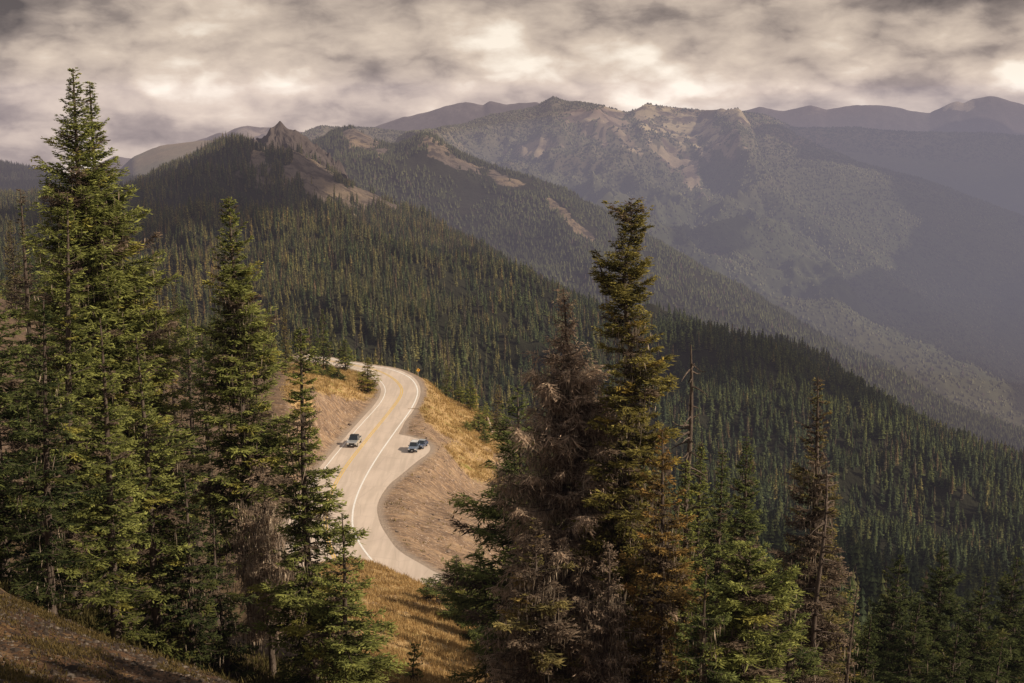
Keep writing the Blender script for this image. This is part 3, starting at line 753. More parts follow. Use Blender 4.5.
    V1, F1 = tubes(paths[1:], rad[1:], 3) if len(paths) > 1 else (np.zeros((0, 3)), np.zeros((0, 4), int))
    trunk = (np.concatenate([V0, V1]), np.concatenate([F0, F1 + len(V0)]))
    # twigs
    nt = np.maximum(3, (Bl / tw * 2.0).astype(int))
    bi = np.repeat(np.arange(nb), nt)
    u = 1 - rr.rand(len(bi)) ** 1.15 * (0.88 if not dead else 0.95)
    base = bpt(bi, u)
    sd_ = np.where(rr.rand(len(bi)) < 0.5, -1, 1)
    spread = rr.uniform(0.35, 1.15, len(bi)) * sd_
    an = Bd[bi] + spread
    tlen = tl * (0.35 + 0.9 * np.sin(np.clip(1.15 - u, 0, 1) * pi * 0.75)) * rr.uniform(0.5, 1.2, len(bi)) * np.clip(Bl[bi] / 1.6, 0.35, 1.15)
    dz = -0.10 - 0.35 * droop * (1 - Bs[bi]) + rr.normal(0, 0.16, len(bi)) + 0.25 * Bs[bi] ** 2
    if dead: dz = dz - rr.exponential(0.5, len(bi))
    d = np.stack([np.cos(an), np.sin(an), dz], 1); d /= np.linalg.norm(d, axis=1)[:, None]
    bt = rr.rand(nb)                                       # per branch tint
    isdead = (rr.rand(nb) < brown + dead_low * (Bs < 0.4) * (1 - Bs / 0.4))
    if dead: isdead[:] = True
    # each twig: nsub leafy diamonds fanning out
    R_ = []; D_ = []; L_ = []; T_ = []; B_ = []
    for k in range(nsub):
        uu = 0.15 + 0.7 * k / max(1, nsub - 1) if nsub > 1 else 0.0
        st = base + d * (tlen * (uu if k else 0))[:, None]
        sg = 1 if k % 2 else -1
        a2 = an + (sg * rr.uniform(0.5, 1.0, len(an)) if k else 0)
        d2_ = np.stack([np.cos(a2), np.sin(a2), dz + rr.normal(0, 0.22, len(an))], 1); d2_ /= np.linalg.norm(d2_, axis=1)[:, None]
        R_.append(st); D_.append(d2_); L_.append(tlen * (1.0 if k == 0 else 0.62) * rr.uniform(0.7, 1.2, len(an))); B_.append(bi); T_.append(u)
    R_ = np.concatenate(R_); D_ = np.concatenate(D_); L_ = np.concatenate(L_); B_ = np.concatenate(B_); T_ = np.concatenate(T_)
    N = len(R_)
    nrm = np.stack([rr.normal(0, 0.45, N), rr.normal(0, 0.45, N), np.ones(N)], 1)
    sv = np.cross(D_, nrm); sv /= np.linalg.norm(sv, axis=1)[:, None] + 1e-9
    wv = wd * rr.uniform(0.6, 1.3, N)
    if dead: wv = wv * rr.uniform(0.25, 0.8, N)
    
    mid = R_ + D_ * (L_ * 0.5)[:, None]
    V = np.stack([R_, mid + sv * wv[:, None] * 0.5 , R_ + D_ * L_[:, None], mid - sv * wv[:, None] * 0.5], 1)
    V[:, [1, 3], 2] -= (wv * 0.25)[:, None]
    Fq = np.arange(N * 4).reshape(N, 4)
    g0, g1 = np.array(green[0]), np.array(green[1])
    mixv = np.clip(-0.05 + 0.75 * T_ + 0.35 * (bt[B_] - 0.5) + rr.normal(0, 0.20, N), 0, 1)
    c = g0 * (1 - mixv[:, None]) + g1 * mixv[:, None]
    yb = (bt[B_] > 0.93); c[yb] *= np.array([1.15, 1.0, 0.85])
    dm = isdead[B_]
    c *= (0.5 + 0.5 * smooth(0.02, 0.45, Bs[B_]))[:, None]  # lower boughs darkened in colour, standing in for shade low in the stand
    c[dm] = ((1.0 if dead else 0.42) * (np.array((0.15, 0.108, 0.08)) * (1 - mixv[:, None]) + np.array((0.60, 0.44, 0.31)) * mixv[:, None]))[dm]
    Cc = np.repeat(c, 4, 0)
    lich = None
    if hang > 0:                                          # pale strands of beard lichen and dead twigs hanging below the limbs
        nh = (Bl * hang * 13).astype(int) * (Bs < 0.8)
        hi = np.repeat(np.arange(nb), nh); uh = rr.uniform(0.1, 0.95, len(hi)); hb_ = bpt(hi, uh)
        hb_ = hb_ + rr.normal(0, 0.12, (len(hi), 3))
        hl = rr.gamma(2.0, 0.16, len(hi)) + 0.12; ha = rr.rand(len(hi)) * 2 * pi; hw = rr.uniform(0.007, 0.030, len(hi))
        t1 = np.stack([np.cos(ha), np.sin(ha), 0 * ha], 1)
        dn = np.stack([rr.normal(0, 0.12, len(hi)), rr.normal(0, 0.12, len(hi)), -np.ones(len(hi))], 1)
        m1 = hb_ + dn * (hl * 0.4)[:, None]
        LV = np.stack([hb_, m1 + t1 * hw[:, None], hb_ + dn * hl[:, None], m1 - t1 * hw[:, None]], 1)
        lc = lk_ * (np.array((0.13, 0.102, 0.08)) + rr.rand(len(hi), 1) ** 2 * np.array((0.42, 0.335, 0.24)))
        lich = (LV.reshape(-1, 3), np.arange(len(hi) * 4).reshape(-1, 4), np.repeat(lc, 4, 0))
    return trunk, (V.reshape(-1, 3), Fq, Cc), lich

m, n, l = new_mat('bark'); t = NT(m.node_tree)
tcx = t.node('ShaderNodeTexCoord').outputs['Object']
a = t.noise(t.mapping(tcx, (6, 6, 1.2)), 1.5, 6, 0.7)
c = t.ramp(a, [(0.3, (0.05, 0.036, 0.028)), (0.55, (0.13, 0.10, 0.08)), (0.75, (0.24, 0.19, 0.155))])
b = t.node('ShaderNodeBsdfDiffuse'); l.new(c, b.inputs[0]); bp = t.node('ShaderNodeBump'); bp.inputs['Distance'].default_value = 0.05
l.new(a, bp.inputs['Height']); l.new(bp.outputs[0], b.inputs['Normal'])
o_ = t.node('ShaderNodeOutputMaterial'); l.new(b.outputs[0], o_.inputs[0]); M_BARK = m
M_NEED = foliage_mat('needles', True, rnd=0, trans=0.32)
M_NEED_R = foliage_mat('needles_varied', True, rnd=0.4, trans=0.25, patch=0.8)
M_LICH = foliage_mat('beard_lichen', True, rnd=0, trans=0.3)

GO = ((0.080, 0.060, 0.026), (0.42, 0.26, 0.085))       # ochre firs
GG = ((0.050, 0.062, 0.022), (0.39, 0.40, 0.115))      # lit green
GD = ((0.036, 0.050, 0.022), (0.24, 0.26, 0.080))      # deep green
GO2 = ((0.058, 0.056, 0.022), (0.36, 0.30, 0.085))
GK = ((0.022, 0.032, 0.015), (0.125, 0.14, 0.050))  # green darkened in the colour itself for firs in shade
GM = ((0.064, 0.058, 0.027), (0.36, 0.29, 0.11))

def hero(tx, ty, D, bx, Rpx, label, seed, group=None, Dtop=0, name='fir_tree', **kw):
    top = P(tx, ty, D)
    x = (bx - 512) / F * D * 1.01
    z = float(ground(np.array([x]), np.array([D]))[0])
    Ht = top[2] - z
    R = Rpx / F * D
    ln = (top[0] - x, 0)
    root = empty(name, (x, D, z))
    tag(root, label, 'tree', group or 'tall conifers in the foreground')
    tr, cr, li = conifer(seed, Ht, R, lean=ln, **kw)
    mesh_arr('trunk', tr[0], tr[1], M_BARK, parent=root, smooth_sh=True)
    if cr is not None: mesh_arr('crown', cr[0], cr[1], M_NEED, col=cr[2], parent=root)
    if li is not None: mesh_arr('lichen_clumps', li[0], li[1], M_LICH, col=li[2], parent=root)
    return root

spire = ([0, .08, .35, .6, .78, .9, 1.0], [0.6, 0.85, 1.0, 0.72, 0.42, 0.22, 0.03])
wide = ([0, .1, .4, .6, .8, .92, 1.0], [0.7, 1.0, 0.98, 0.8, 0.45, 0.2, 0.03])
LG = 'conifers of the dense left stand'
hero(73, 68, 60, 90, 68, 'tallest fir on the left, dark dense crown and pointed leader breaking above the skyline', 1, LG, prof=([0,.1,.3,.45,.6,.72,.80,.86,.92,.96,1],[.5,.8,1,.95,.78,.62,.52,.34,.22,.10,.03]), green=GG, per=8, whorl=0.36, hang=0.6, gaps=0.1, z0=0.13, dead_low=0.5)
hero(91, 82, 62, 114, 72, 'second tall fir whose thin leader rises just right of the tallest one', 2, LG, prof=([0,.1,.3,.5,.65,.74,.82,.88,.94,1],[.5,.8,1,.88,.72,.6,.36,.2,.10,.02]), green=GG, per=8, whorl=0.36, hang=0.6, side=0.2, z0=0.13, dead_low=0.5)
hero(63, 196, 54, 58, 42, 'slender yellow-green fir in front of the tallest trunk, its top just reaching the ridge line', 3, LG, prof=spire, green=GG, per=6, whorl=0.36)
hero(19, 190, 66, 22, 46, 'thin brown fir with a bare needle-less top at the left edge', 4, LG, prof=([0,.1,.35,.6,.75,.85,1],[.6,.9,1,.7,.35,.10,.03]), brown=0.55, green=GD, per=5, gaps=0.25, hang=0.4)
hero(-14, 225, 50, -12, 62, 'dark green fir cut off by the left edge of the view', 5, LG, prof=spire, green=GD, per=6)
hero(97, 318, 47, 100, 38, 'shorter fir with a sunlit yellowish tip in front of the tallest pair', 6, LG, prof=wide, green=GG, per=6, whorl=0.34)
hero(38, 300, 45, 34, 38, 'broad dark fir low in front of the brown bare-topped one', 51, LG, prof=wide, green=GK, per=6, whorl=0.36, hang=0.3)
hero(140, 335, 50, 142, 38, 'bright green fir forming the right flank of the left stand', 7, LG, prof=wide, green=GG, per=6, whorl=0.36, side=0.15)
hero(153, 272, 72, 158, 26, 'narrow half-bare fir just right of the tallest pair', 8, LG, prof=spire, green=GM, brown=0.3, gaps=0.2, hang=0.3)
hero(168, 300, 80, 172, 20, 'narrow brownish fir with a visible grey trunk between the two big green ones', 9, LG, prof=spire, green=GM, brown=0.5, gaps=0.25, hang=0.4)
hero(183, 312, 76, 188, 24, 'slim dark fir left of the pointed middle one', 10, LG, prof=spire, green=GK, brown=0.25, hang=0.3)
hero(206, 330, 68, 205, 26, 'shaded fir half hidden behind the pointed middle one', 11, LG, prof=spire, green=GK, brown=0.15, hang=0.3)
hero(233, 196, 62, 243, 47, 'tall pointed fir standing alone between the left stand and the road', 12, LG, prof=([0,.08,.2,.4,.6,.75,.88,.95,1],[.35,.5,.8,1,.95,.72,.36,.2,.08]), green=GG, per=8, whorl=0.36, hang=0.7, side=0.12, z0=0.2, dead_low=0.8)
hero(258, 462, 56, 262, 44, 'dead fir hung with pale beard lichen below the pointed middle fir', 13, LG, prof=([0,.2,.45,.7,.9,1],[.5,.8,1,.8,.4,.1]), dead=True, per=6, hang=5.5, gaps=0.15, whorl=0.42, wd=0.07, lk_=1.5, z0=0.25)
hero(298, 328, 53, 305, 46, 'thin-topped fir with a dark bare upper trunk beside the road', 14, LG, prof=([0,.1,.3,.45,.6,.75,.9,1],[.85,1.0,1,.80,.66,.50,.34,.08]), green=GG, per=7, gaps=0.08, hang=0.3, whorl=0.36)
hero(338, 512, 50, 338, 46, 'short bushy fir at the foot of the thin-topped one', 15, LG, prof=wide, green=GG, per=6, whorl=0.34)
hero(178, 470, 50, 180, 32, 'low dark fir filling the gap right of the left stand', 53, LG, prof=wide, green=GK, per=6, whorl=0.36, hang=0.3)
hero(215, 520, 52, 216, 28, 'low dark fir at the foot of the pointed middle one', 54, LG, prof=wide, green=GK, per=5, whorl=0.36, hang=0.5)

RG = 'conifers of the right foreground stand'
hero(567, 288, 60, 588, 97, 'broad dead fir with grey-brown needleless twigs and a ragged pointed top', 21, RG, prof=([0,.1,.3,.5,.65,.8,.9,1],[.8,.95,1,.78,.6,.36,.14,.03]), dead=True, per=7, whorl=0.34, hang=2.4, gaps=0.1, wd=0.085, tl=0.55, side=-0.05)
hero(522, 386, 65, 532, 66, 'dark green fir with flat shelf-like boughs left of the broad dead one', 22, RG, prof=wide, green=GD, per=5, whorl=0.55, side=-0.25, hang=0.3, tl=0.65)
hero(628, 203, 58, 642, 50, 'tall crooked fir with a ragged open top and rust-gold lower boughs', 23, RG, prof=([0,.1,.3,.5,.62,.70,.76,.82,.87,.90,.94,.975,1],[.8,1,1,.9,.78,.62,.55,.66,.72,.42,.32,.42,.22]), green=GO2, per=7, whorl=0.34, gaps=0.12, hang=0.8, brown=0.10, bend=([0,.5,.66,.76,.84,.9,.95,1],[0,-.15,.2,.05,-.25,-.2,.1,0]), fork=[(0.82, 0.915, -1.25, 0, 0.34)], trunk_r=0.28, side=-0.05, dead_low=0.3)
hero(662, 430, 55, 664, 44, 'rusty golden fir on the sunny side of the tall crooked one', 24, RG, prof=wide, green=GO, per=6, whorl=0.36, hang=0.8, brown=0.15)
hero(606, 545, 54, 606, 40, 'lower dead fir draped in lichen in front of the crooked one', 25, RG, prof=wide, dead=True, per=6, hang=2.0, whorl=0.42, wd=0.06, lk_=0.75)
hero(690, 458, 61, 690, 24, 'narrow green fir standing in front of the bare snag', 55, RG, prof=wide, green=GG, per=8, gaps=0.05)
hero(540, 520, 54, 545, 52, 'dark drooping half-dead fir low in the right stand', 26, RG, prof=wide, green=GM, brown=0.7, per=6, hang=1.8, whorl=0.4)
hero(703, 441, 74, 704, 28, 'narrow green fir directly right of the bare snag', 27, RG, prof=wide, per=8, gaps=0.05, green=GG)
hero(719, 449, 72, 720, 30, 'middle one of three narrow green firs right of the bare snag', 28, RG, prof=wide, per=8, gaps=0.05, green=GD)
hero(744, 437, 76, 745, 34, 'tallest of three narrow green firs right of the bare snag', 29, RG, prof=wide, per=8, gaps=0.05, green=GD, brown=0.15)
hero(745, 546, 52, 748, 52, 'bushy fir with a bronze top and bright green skirts', 30, RG, prof=([0,.3,.6,.8,.93,1],[.9,1,.95,.8,.45,.1]), green=GG, brown=0.14, per=7, whorl=0.34, hang=0.4)
hero(712, 560, 50, 712, 40, 'deep green fir between the golden one and the bronze-topped one', 31, RG, prof=wide, green=GD, per=6, whorl=0.36, hang=0.5)
hero(815, 376, 68, 822, 44, 'half-dead fir with a thick bare dark trunk and wispy brown-green twigs', 32, RG, prof=([0,.1,.3,.5,.7,.85,1],[.8,1,1,.85,.55,.26,.06]), green=GM, brown=0.62, per=6, gaps=0.12, hang=1.0, whorl=0.36, trunk_r=0.30, side=-0.1)
hero(838, 500, 71, 838, 28, 'green fir touching the right side of the half-dead one', 33, RG, prof=spire, green=GM, brown=0.1)
hero(795, 560, 60, 797, 34, 'dark fir at the foot of the half-dead one', 34, RG, prof=wide, green=GD, brown=0.15, hang=0.5)
hero(857, 585, 66, 858, 14, 'thin dead pole with a few brown twigs near the bottom right', 35, RG, prof=spire, dead=True, per=3, gaps=0.4, hang=0.8)
LR = 'shaded firs in the lower right corner'
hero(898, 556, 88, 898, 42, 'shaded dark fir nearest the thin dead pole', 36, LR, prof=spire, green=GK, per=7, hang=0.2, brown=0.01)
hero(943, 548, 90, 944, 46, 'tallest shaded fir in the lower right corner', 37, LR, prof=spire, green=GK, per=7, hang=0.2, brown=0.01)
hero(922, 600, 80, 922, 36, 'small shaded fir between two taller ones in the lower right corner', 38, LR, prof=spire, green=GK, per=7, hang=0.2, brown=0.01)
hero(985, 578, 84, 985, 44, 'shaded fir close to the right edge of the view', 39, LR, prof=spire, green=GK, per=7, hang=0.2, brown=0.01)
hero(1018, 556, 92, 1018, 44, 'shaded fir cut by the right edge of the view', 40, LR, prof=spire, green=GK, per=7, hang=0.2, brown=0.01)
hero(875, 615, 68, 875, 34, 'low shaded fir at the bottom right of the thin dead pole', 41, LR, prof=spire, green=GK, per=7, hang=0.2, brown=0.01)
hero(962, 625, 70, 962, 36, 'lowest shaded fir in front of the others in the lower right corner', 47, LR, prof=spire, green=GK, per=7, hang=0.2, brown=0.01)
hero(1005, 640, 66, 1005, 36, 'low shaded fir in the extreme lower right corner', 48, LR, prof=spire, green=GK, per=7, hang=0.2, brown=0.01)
KG = 'low firs beside the golden knoll'
hero(458, 556, 96, 458, 26, 'low bushy fir on the knoll just above the end of the road', 42, KG, prof=wide, green=GD, per=7, whorl=0.3)
hero(482, 546, 90, 482, 28, 'rounded dark fir under the flat-boughed one', 43, KG, prof=wide, green=GD, per=7, whorl=0.3)
hero(503, 575, 80, 503, 34, 'dark low fir at the base of the broad dead one', 44, KG, prof=wide, green=GD, per=7, whorl=0.3)
hero(434, 578, 100, 434, 20, 'smallest low fir at the left end of the knoll thicket', 45, KG, prof=wide, green=GD, per=7, whorl=0.28)
hero(409, 645, 62, 409, 15, 'small lone fir sapling in the golden grass', 46, 'lone saplings', prof=wide, green=GG, per=6, whorl=0.22, tl=0.3, tw=0.06, wd=0.07, name='fir_sapling')

# bare snag
def snag(tx, ty, D, bx, label, seed, r=0.2, cat='dead tree'):
    rr = np.random.RandomState(seed); top = P(tx, ty, D); x = (bx - 512) / F * D; z = float(ground(np.array([x]), np.array([float(D)]))[0])
    Ht = top[2] - z; s = np.linspace(0, 1, 14)
    ax = np.stack([(top[0] - x) * s + 0.12 * np.sin(s * 9), 0.1 * np.sin(s * 7), s * Ht], 1)
    paths = [ax]; rad = [r * (1 - s) ** 0.6 + 0.03]
    for k in range(70):
        q = rr.uniform(0.3, 0.99); b = np.array([np.interp(q, s, ax[:, i]) for i in range(3)]); an = rr.rand() * 2 * pi; L = rr.uniform(0.25, 1.7) * (1.2 - q * 0.6)
        u = np.linspace(0, 1, 5); up = rr.uniform(-0.5, 0.5)
        paths.append(b + np.stack([np.cos(an) * L * u, np.sin(an) * L * u, L * (up * u - 0.3 * u * u + (0.5 * u ** 3 if rr.rand() < .4 else 0))], 1)); rad.append(0.045 * (1.05 - u) + 0.012)
    root = empty('snag', (x, D, z)); tag(root, label, cat, 'bare dead trunks')
    V0, F0 = tubes(paths[:1], rad[:1], 9); V1, F1 = tubes(paths[1:], rad[1:], 4)
    mesh_arr('trunk', V0, F0, M_BARK, parent=root, smooth_sh=True); mesh_arr('dead_branch_clumps', V1, F1, M_BARK, parent=root)
snag(690, 345, 64, 694, 'bare grey snag with a hooked tip right of the crooked fir', 9, 0.19)
snag(826, 470, 66, 828, 'short broken snag against the half-dead fir', 5, 0.14)

# ------------------------------------------------------------------ reusable conifer meshes for the middle distance
def variant(seed, H, R, **kw):
    tr, cr, _ = conifer(seed, H, R, **kw)
    hid = bpy.data.collections.new('tmp')
    return tr, cr
mids = []
for i, (hh, rr_, gr, br_) in enumerate([(16, 2.2, GD, .05), (18, 2.0, GM, .1), (14, 2.3, GD, .03), (17, 1.7, GM, .35), (12, 2.0, GG, .03), (15, 1.8, GD, .15)]):
    tr, cr = variant(100 + i, hh, rr_, prof=spire, green=gr, brown=br_, per=6, whorl=0.75, tw=0.28, tl=0.95, nsub=2, wd=0.32, limb_r=0.03)
    mt = mesh_arr('trunk', tr[0], tr[1], M_BARK, smooth_sh=True); mc = mesh_arr('crown', cr[0], cr[1], M_NEED_R, col=cr[2])
    mids.append((mt.data, mc.data, hh)); bpy.data.objects.remove(mt); bpy.data.objects.remove(mc)

def place(i, loc, h, wide_k, label, group, rz=None, name='fir_tree'):
    mt, mc, hh = mids[i]; s = h / hh
    root = empty(name, loc, random.random() * 6.28 if rz is None else rz); root.scale = (s * wide_k, s * wide_k, s)
    tag(root, label, 'tree', group)
    for nm, me in (('trunk', mt), ('crown', mc)):
        o = bpy.data.objects.new(nm, me); COL.objects.link(o); o.parent = root
    return root

def at_ground(px, D):
    x = (px - 512) / F * D * 1.01
    return (x, D, float(ground(np.array([x]), np.array([float(D)]))[0]))
# measured trees by the road: (px, base D, height m, width factor, mesh, label)
for px, D, h, wk, i, lb in [
 (322, 297, 13.5, 0.75, 0, 'taller dark column-shaped fir at the left of the road bend'),
 (314, 292, 9.5, 0.8, 2, 'shorter dark fir tucked against the column-shaped one at the bend'),
 (344, 302, 6.6, 1.9, 2, 'bushy round fir between the two stretches of road'),
 (366.5, 276, 7.4, 1.9, 0, 'bushy dark fir on the inside verge of the road bend'),
 (284, 262, 13.0, 0.7, 1, 'slender fir on the bank top left of the road'),
 (270, 275, 14.0, 0.7, 3, 'slender brownish fir on the bank left of the slender green one'),
 (300, 290, 8.0, 0.8, 5, 'small fir on the crest behind the bank'),
 (478, 275, 5.2, 2.2, 4, 'rounded light green shrubby fir on the golden slope right of the road'),
 (470, 296, 7.5, 1.3, 2, 'dark fir at the edge of the golden slope'),
 (458, 303, 6.0, 1.3, 0, 'small dark fir where the golden slope meets the forest'),
 (486, 291, 5.2, 1.5, 4, 'low fir beside the grey stump'),
 (466, 268, 2.2, 2.6, 4, 'lowest green shrubby fir on the golden slope'),
 (484, 266, 3.0, 2.4, 2, 'round dark shrubby fir below the light green one on the golden slope'),
 (497, 282, 12.0, 0.9, 1, 'taller fir at the right end of the golden slope'),
 (446, 312, 9.0, 0.9, 5, 'narrow fir behind the crest of the golden slope')]:
    place(i, at_ground(px, D), h, wk, lb, 'firs around the road bend')
for k, (px, D) in enumerate([(326,287),(331,283),(336,280),(329,291),(318,280),(309,272),(340,277)]):
    place(4 if k % 2 else 2, at_ground(px, D), 1.9 + 0.5 * (k % 3), 3.0, 'knee-high green shrub in a row on the golden bank inside the bend', 'low shrubs on the bank', name='fir_shrub')

# hill left of the road, seen between the foreground trunks
n_ind = 0
for k in range(60):
    px = RS.uniform(-60, 292); D = RS.uniform(215, 330)
    if abs(px - 284) < 8 or (px > 240 and D < 262): continue
    place(RS.randint(6), at_ground(px, D), RS.uniform(9, 15), RS.uniform(0.7, 0.95), 'fir on the hill behind the left stand, seen between its trunks', 'firs on the hill left of the road'); n_ind += 1
for k in range(46):
    px = RS.uniform(505, 1060); D = RS.uniform(118, 235)
    place(RS.randint(6), at_ground(px, D), RS.uniform(7, 12), RS.uniform(0.8, 1.05), 'shaded fir on the slope just behind the right foreground stand', 'firs behind the right stand'); n_ind += 1

# ------------------------------------------------------------------ the forest slope
pts = scatter(L1, 1 / 19, (0.0, 4.12), (-50, 1080))
pts = pts[RS.rand(len(pts)) < 0.30 + 0.70 * smooth(-0.40, 0.05, fbm(pts[:, 0] / 40, pts[:, 1] / 40, 3, 71))]
q = pix(pts)
# keep the strip right behind the road crest low
Dp = pts[:, 1]
order = np.argsort(Dp)
pts = pts[order]; Dp = pts[:, 1]; qx, qy = pix(pts)
hs = (0.35 + 0.95 * RS.beta(2.0, 1.6, len(pts))) * (13 + 8 * fbm(pts[:, 0] / 60, pts[:, 1] / 60, 3, 8))
hs = np.where((Dp < 420) & (qx < 520), np.minimum(hs, 10 + (Dp - 340).clip(0) * 0.08), hs)
hs = np.where(Dp > 2100, hs * 0.95, hs)
near = (qx > 395) & (qx < 1030)
ni = np.nonzero(near)[0][:160]
rest = np.ones(len(pts), bool); rest[ni] = False
sel = ni
for j in sel:
    left = qx[j] < 520
    place(RS.randint(6), tuple(pts[j] - [0, 0, 0.3]), float(hs[j]), RS.uniform(0.7, 1.0),
          'slender fir at the near edge of the forest beyond the road crest' if left else 'fir on the dark lower flank of the spur to the right',
          'nearest forest firs beyond the crest' if left else 'nearest forest firs on the right spur')

def low_conifer(seed, H, R, layers, blades, g):
    rr = np.random.RandomState(seed); V = []; Fq = []; C = []
    for k in range(layers):
        s = k / layers; z = H * (0.06 + 0.94 * s); r = R * (1 - s) ** 0.8 * rr.uniform(0.8, 1.15) + 0.1
        for b in range(blades):
            a = 2 * pi * b / blades + rr.rand() * 1.2; L = r * rr.uniform(0.65, 1.15); wv = L * 0.34 + 0.12
            d = np.array([math.cos(a), math.sin(a)]); n_ = np.array([-d[1], d[0]])
            z1 = z - L * 0.32; zr = z + H / layers * 0.9
            i = len(V)
            V += [(0, 0, zr), (*(d * L * .55 + n_ * wv), z - L * .30), (*(d * L), z1 + rr.normal(0, .1)), (*(d * L * .55 - n_ * wv), z - L * .30)]
            Fq.append((i, i + 1, i + 2, i + 3)); mx = rr.uniform(0, 1)
            c0 = np.array(g[0]) * (1 - mx * .8) + np.array(g[1]) * mx * .8
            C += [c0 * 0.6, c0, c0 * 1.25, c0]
    i = len(V); V += [(0, 0, H * 1.03), (0.10, 0, H * .9), (-0.05, 0.09, H * .9), (-0.05, -0.09, H * .9)]; C += [np.array(g[1])] * 4
    Fq += [(i, i + 1, i + 2, i), ]
    Fq = Fq[:-1]; T = np.array([(i, i + 1, i + 2), (i, i + 2, i + 3), (i, i + 3, i + 1)])
    return np.array(V), [np.array(Fq), T], np.array(C)

src = bpy.data.collections.new('tree_kinds')
GS = ((0.036, 0.047, 0.028), (0.135, 0.152, 0.072)); GB = ((0.08, 0.066, 0.045), (0.19, 0.145, 0.10)); GY = ((0.060, 0.058, 0.034), (0.245, 0.22, 0.105))
specs = [(15, 1.9, GS), (15, 1.5, GS), (15, 1.7, GY), (15, 2.1, GS), (15, 1.2, GB), (15, 1.6, GY), (15, 1.9, GS), (15, 0.7, GB)]
for i, (hh, rr_, gr) in enumerate(specs):
    V, Fl, C = low_conifer(300 + i, hh, rr_, 13, 6, gr)
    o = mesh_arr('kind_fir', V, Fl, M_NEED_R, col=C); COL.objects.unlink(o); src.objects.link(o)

def instancer(name, pts, sc, idx, coll, label):
    me = bpy.data.meshes.new(name); me.vertices.add(len(pts)); me.vertices.foreach_set('co', np.asarray(pts, np.float32).ravel())
    a = me.attributes.new('scl', 'FLOAT_VECTOR', 'POINT'); a.data.foreach_set('vector', np.asarray(sc, np.float32).ravel())
    r = np.zeros((len(pts), 3), np.float32); r[:, 2] = RS.rand(len(pts)) * 6.28; r[:, 0] = RS.normal(0, .02, len(pts)); r[:, 1] = RS.normal(0, .02, len(pts))
    a = me.attributes.new('rot', 'FLOAT_VECTOR', 'POINT'); a.data.foreach_set('vector', r.ravel())
    a = me.attributes.new('kid', 'INT', 'POINT'); a.data.foreach_set('value', np.asarray(idx, np.int32))
    me.update(); o = bpy.data.objects.new(name, me); COL.objects.link(o)
    ng = bpy.data.node_groups.new(name, 'GeometryNodeTree')
    ng.interface.new_socket('Geometry', in_out='INPUT', socket_type='NodeSocketGeometry'); ng.interface.new_socket('Geometry', in_out='OUTPUT', socket_type='NodeSocketGeometry')
    N = ng.nodes; Lk = ng.links
    gi = N.new('NodeGroupInput'); go = N.new('NodeGroupOutput'); ip = N.new('GeometryNodeInstanceOnPoints'); ci = N.new('GeometryNodeCollectionInfo')
    ci.inputs['Collection'].default_value = coll; ci.inputs['Separate Children'].default_value = True; ci.inputs['Reset Children'].default_value = True
    def na(nm, ty):
        a = N.new('GeometryNodeInputNamedAttribute'); a.data_type = ty; a.inputs['Name'].default_value = nm; return a.outputs[0]
    er = N.new('FunctionNodeEulerToRotation')
    Lk.new(na('rot', 'FLOAT_VECTOR'), er.inputs[0]); Lk.new(er.outputs[0], ip.inputs['Rotation'])
    Lk.new(na('scl', 'FLOAT_VECTOR'), ip.inputs['Scale']); Lk.new(na('kid', 'INT'), ip.inputs['Instance Index'])
    ip.inputs['Pick Instance'].default_value = True
    Lk.new(gi.outputs[0], ip.inputs['Points']); Lk.new(ci.outputs[0], ip.inputs['Instance']); Lk.new(ip.outputs[0], go.inputs[0])
    md = o.modifiers.new('scatter', 'NODES'); md.node_group = ng
    tag(o, label, 'forest', kind='stuff'); return o
rp = pts[rest]; rh = hs[rest]
rgt_ = smooth(430, 640, pix(rp)[0])
wk = RS.uniform(1.05, 1.75, len(rp)) * (1 + 0.28 * rgt_)
kid = np.where(RS.rand(len(rp)) < 0.35 + 0.6 * rgt_, RS.choice([0, 1, 3, 6], len(rp)), RS.choice([2, 5, 2, 5, 4], len(rp)))
dn = fbm(rp[:, 0] / 120, rp[:, 1] / 120, 3, 91)
kid = np.where((dn > 0.22) & (RS.rand(len(rp)) < 0.22), np.where(RS.rand(len(rp)) < .5, 4, 7), kid)
instancer('forest', rp - [0, 0, 0.3], np.stack([rh / 15 * wk, rh / 15 * wk, rh / 15], 1), kid, src, 'dense conifer forest covering the slope beyond the road and its right spur')
print('FOREST', len(rp), 'individual', n_ind + len(sel))

# pointed rock summit on the forest hill
u_ = np.linspace(0, 2 * pi, 73)[:-1]; v_ = np.linspace(0, 1, 34)
VV, UU = np.meshgrid(v_, u_, indexing='ij')
rad_ = 104 * VV ** 0.97 * (1 + 0.25 * fbm(np.cos(UU) * 1.5 + 5, np.sin(UU) * 1.5 + VV, 4, 3)) + 1.0
cxx = rad_ * np.cos(UU); cyy = rad_ * np.sin(UU)
hgt_ = -100 * VV ** 0.92 + (24 * fbm(cxx / 30 + 3, cyy / 30 + 1, 5, 6, True) + 9 * fbm(cxx / 7, cyy / 7, 4, 16)) * np.minimum(1, VV * 2.2)
pk = P(280, 121, 2450)
VP = np.stack([pk[0] + rad_ * np.cos(UU) * 1.0 + 6 * VV, pk[1] + rad_ * np.sin(UU) * 1.1, pk[2] + hgt_], -1).reshape(-1, 3)
ix_ = np.arange(34 * 72).reshape(34, 72); nx_ = np.roll(ix_, -1, 1)
FQ = np.stack([ix_[:-1], ix_[1:], nx_[1:], nx_[:-1]], -1).reshape(-1, 4)
m_crag = plain('crag_rock', (0.085, 0.068, 0.06), 1.0, var=0.6, scale=0.05, spec=0.05)
tag(mesh_arr('rock_summit', VP, FQ, m_crag), kind='structure')

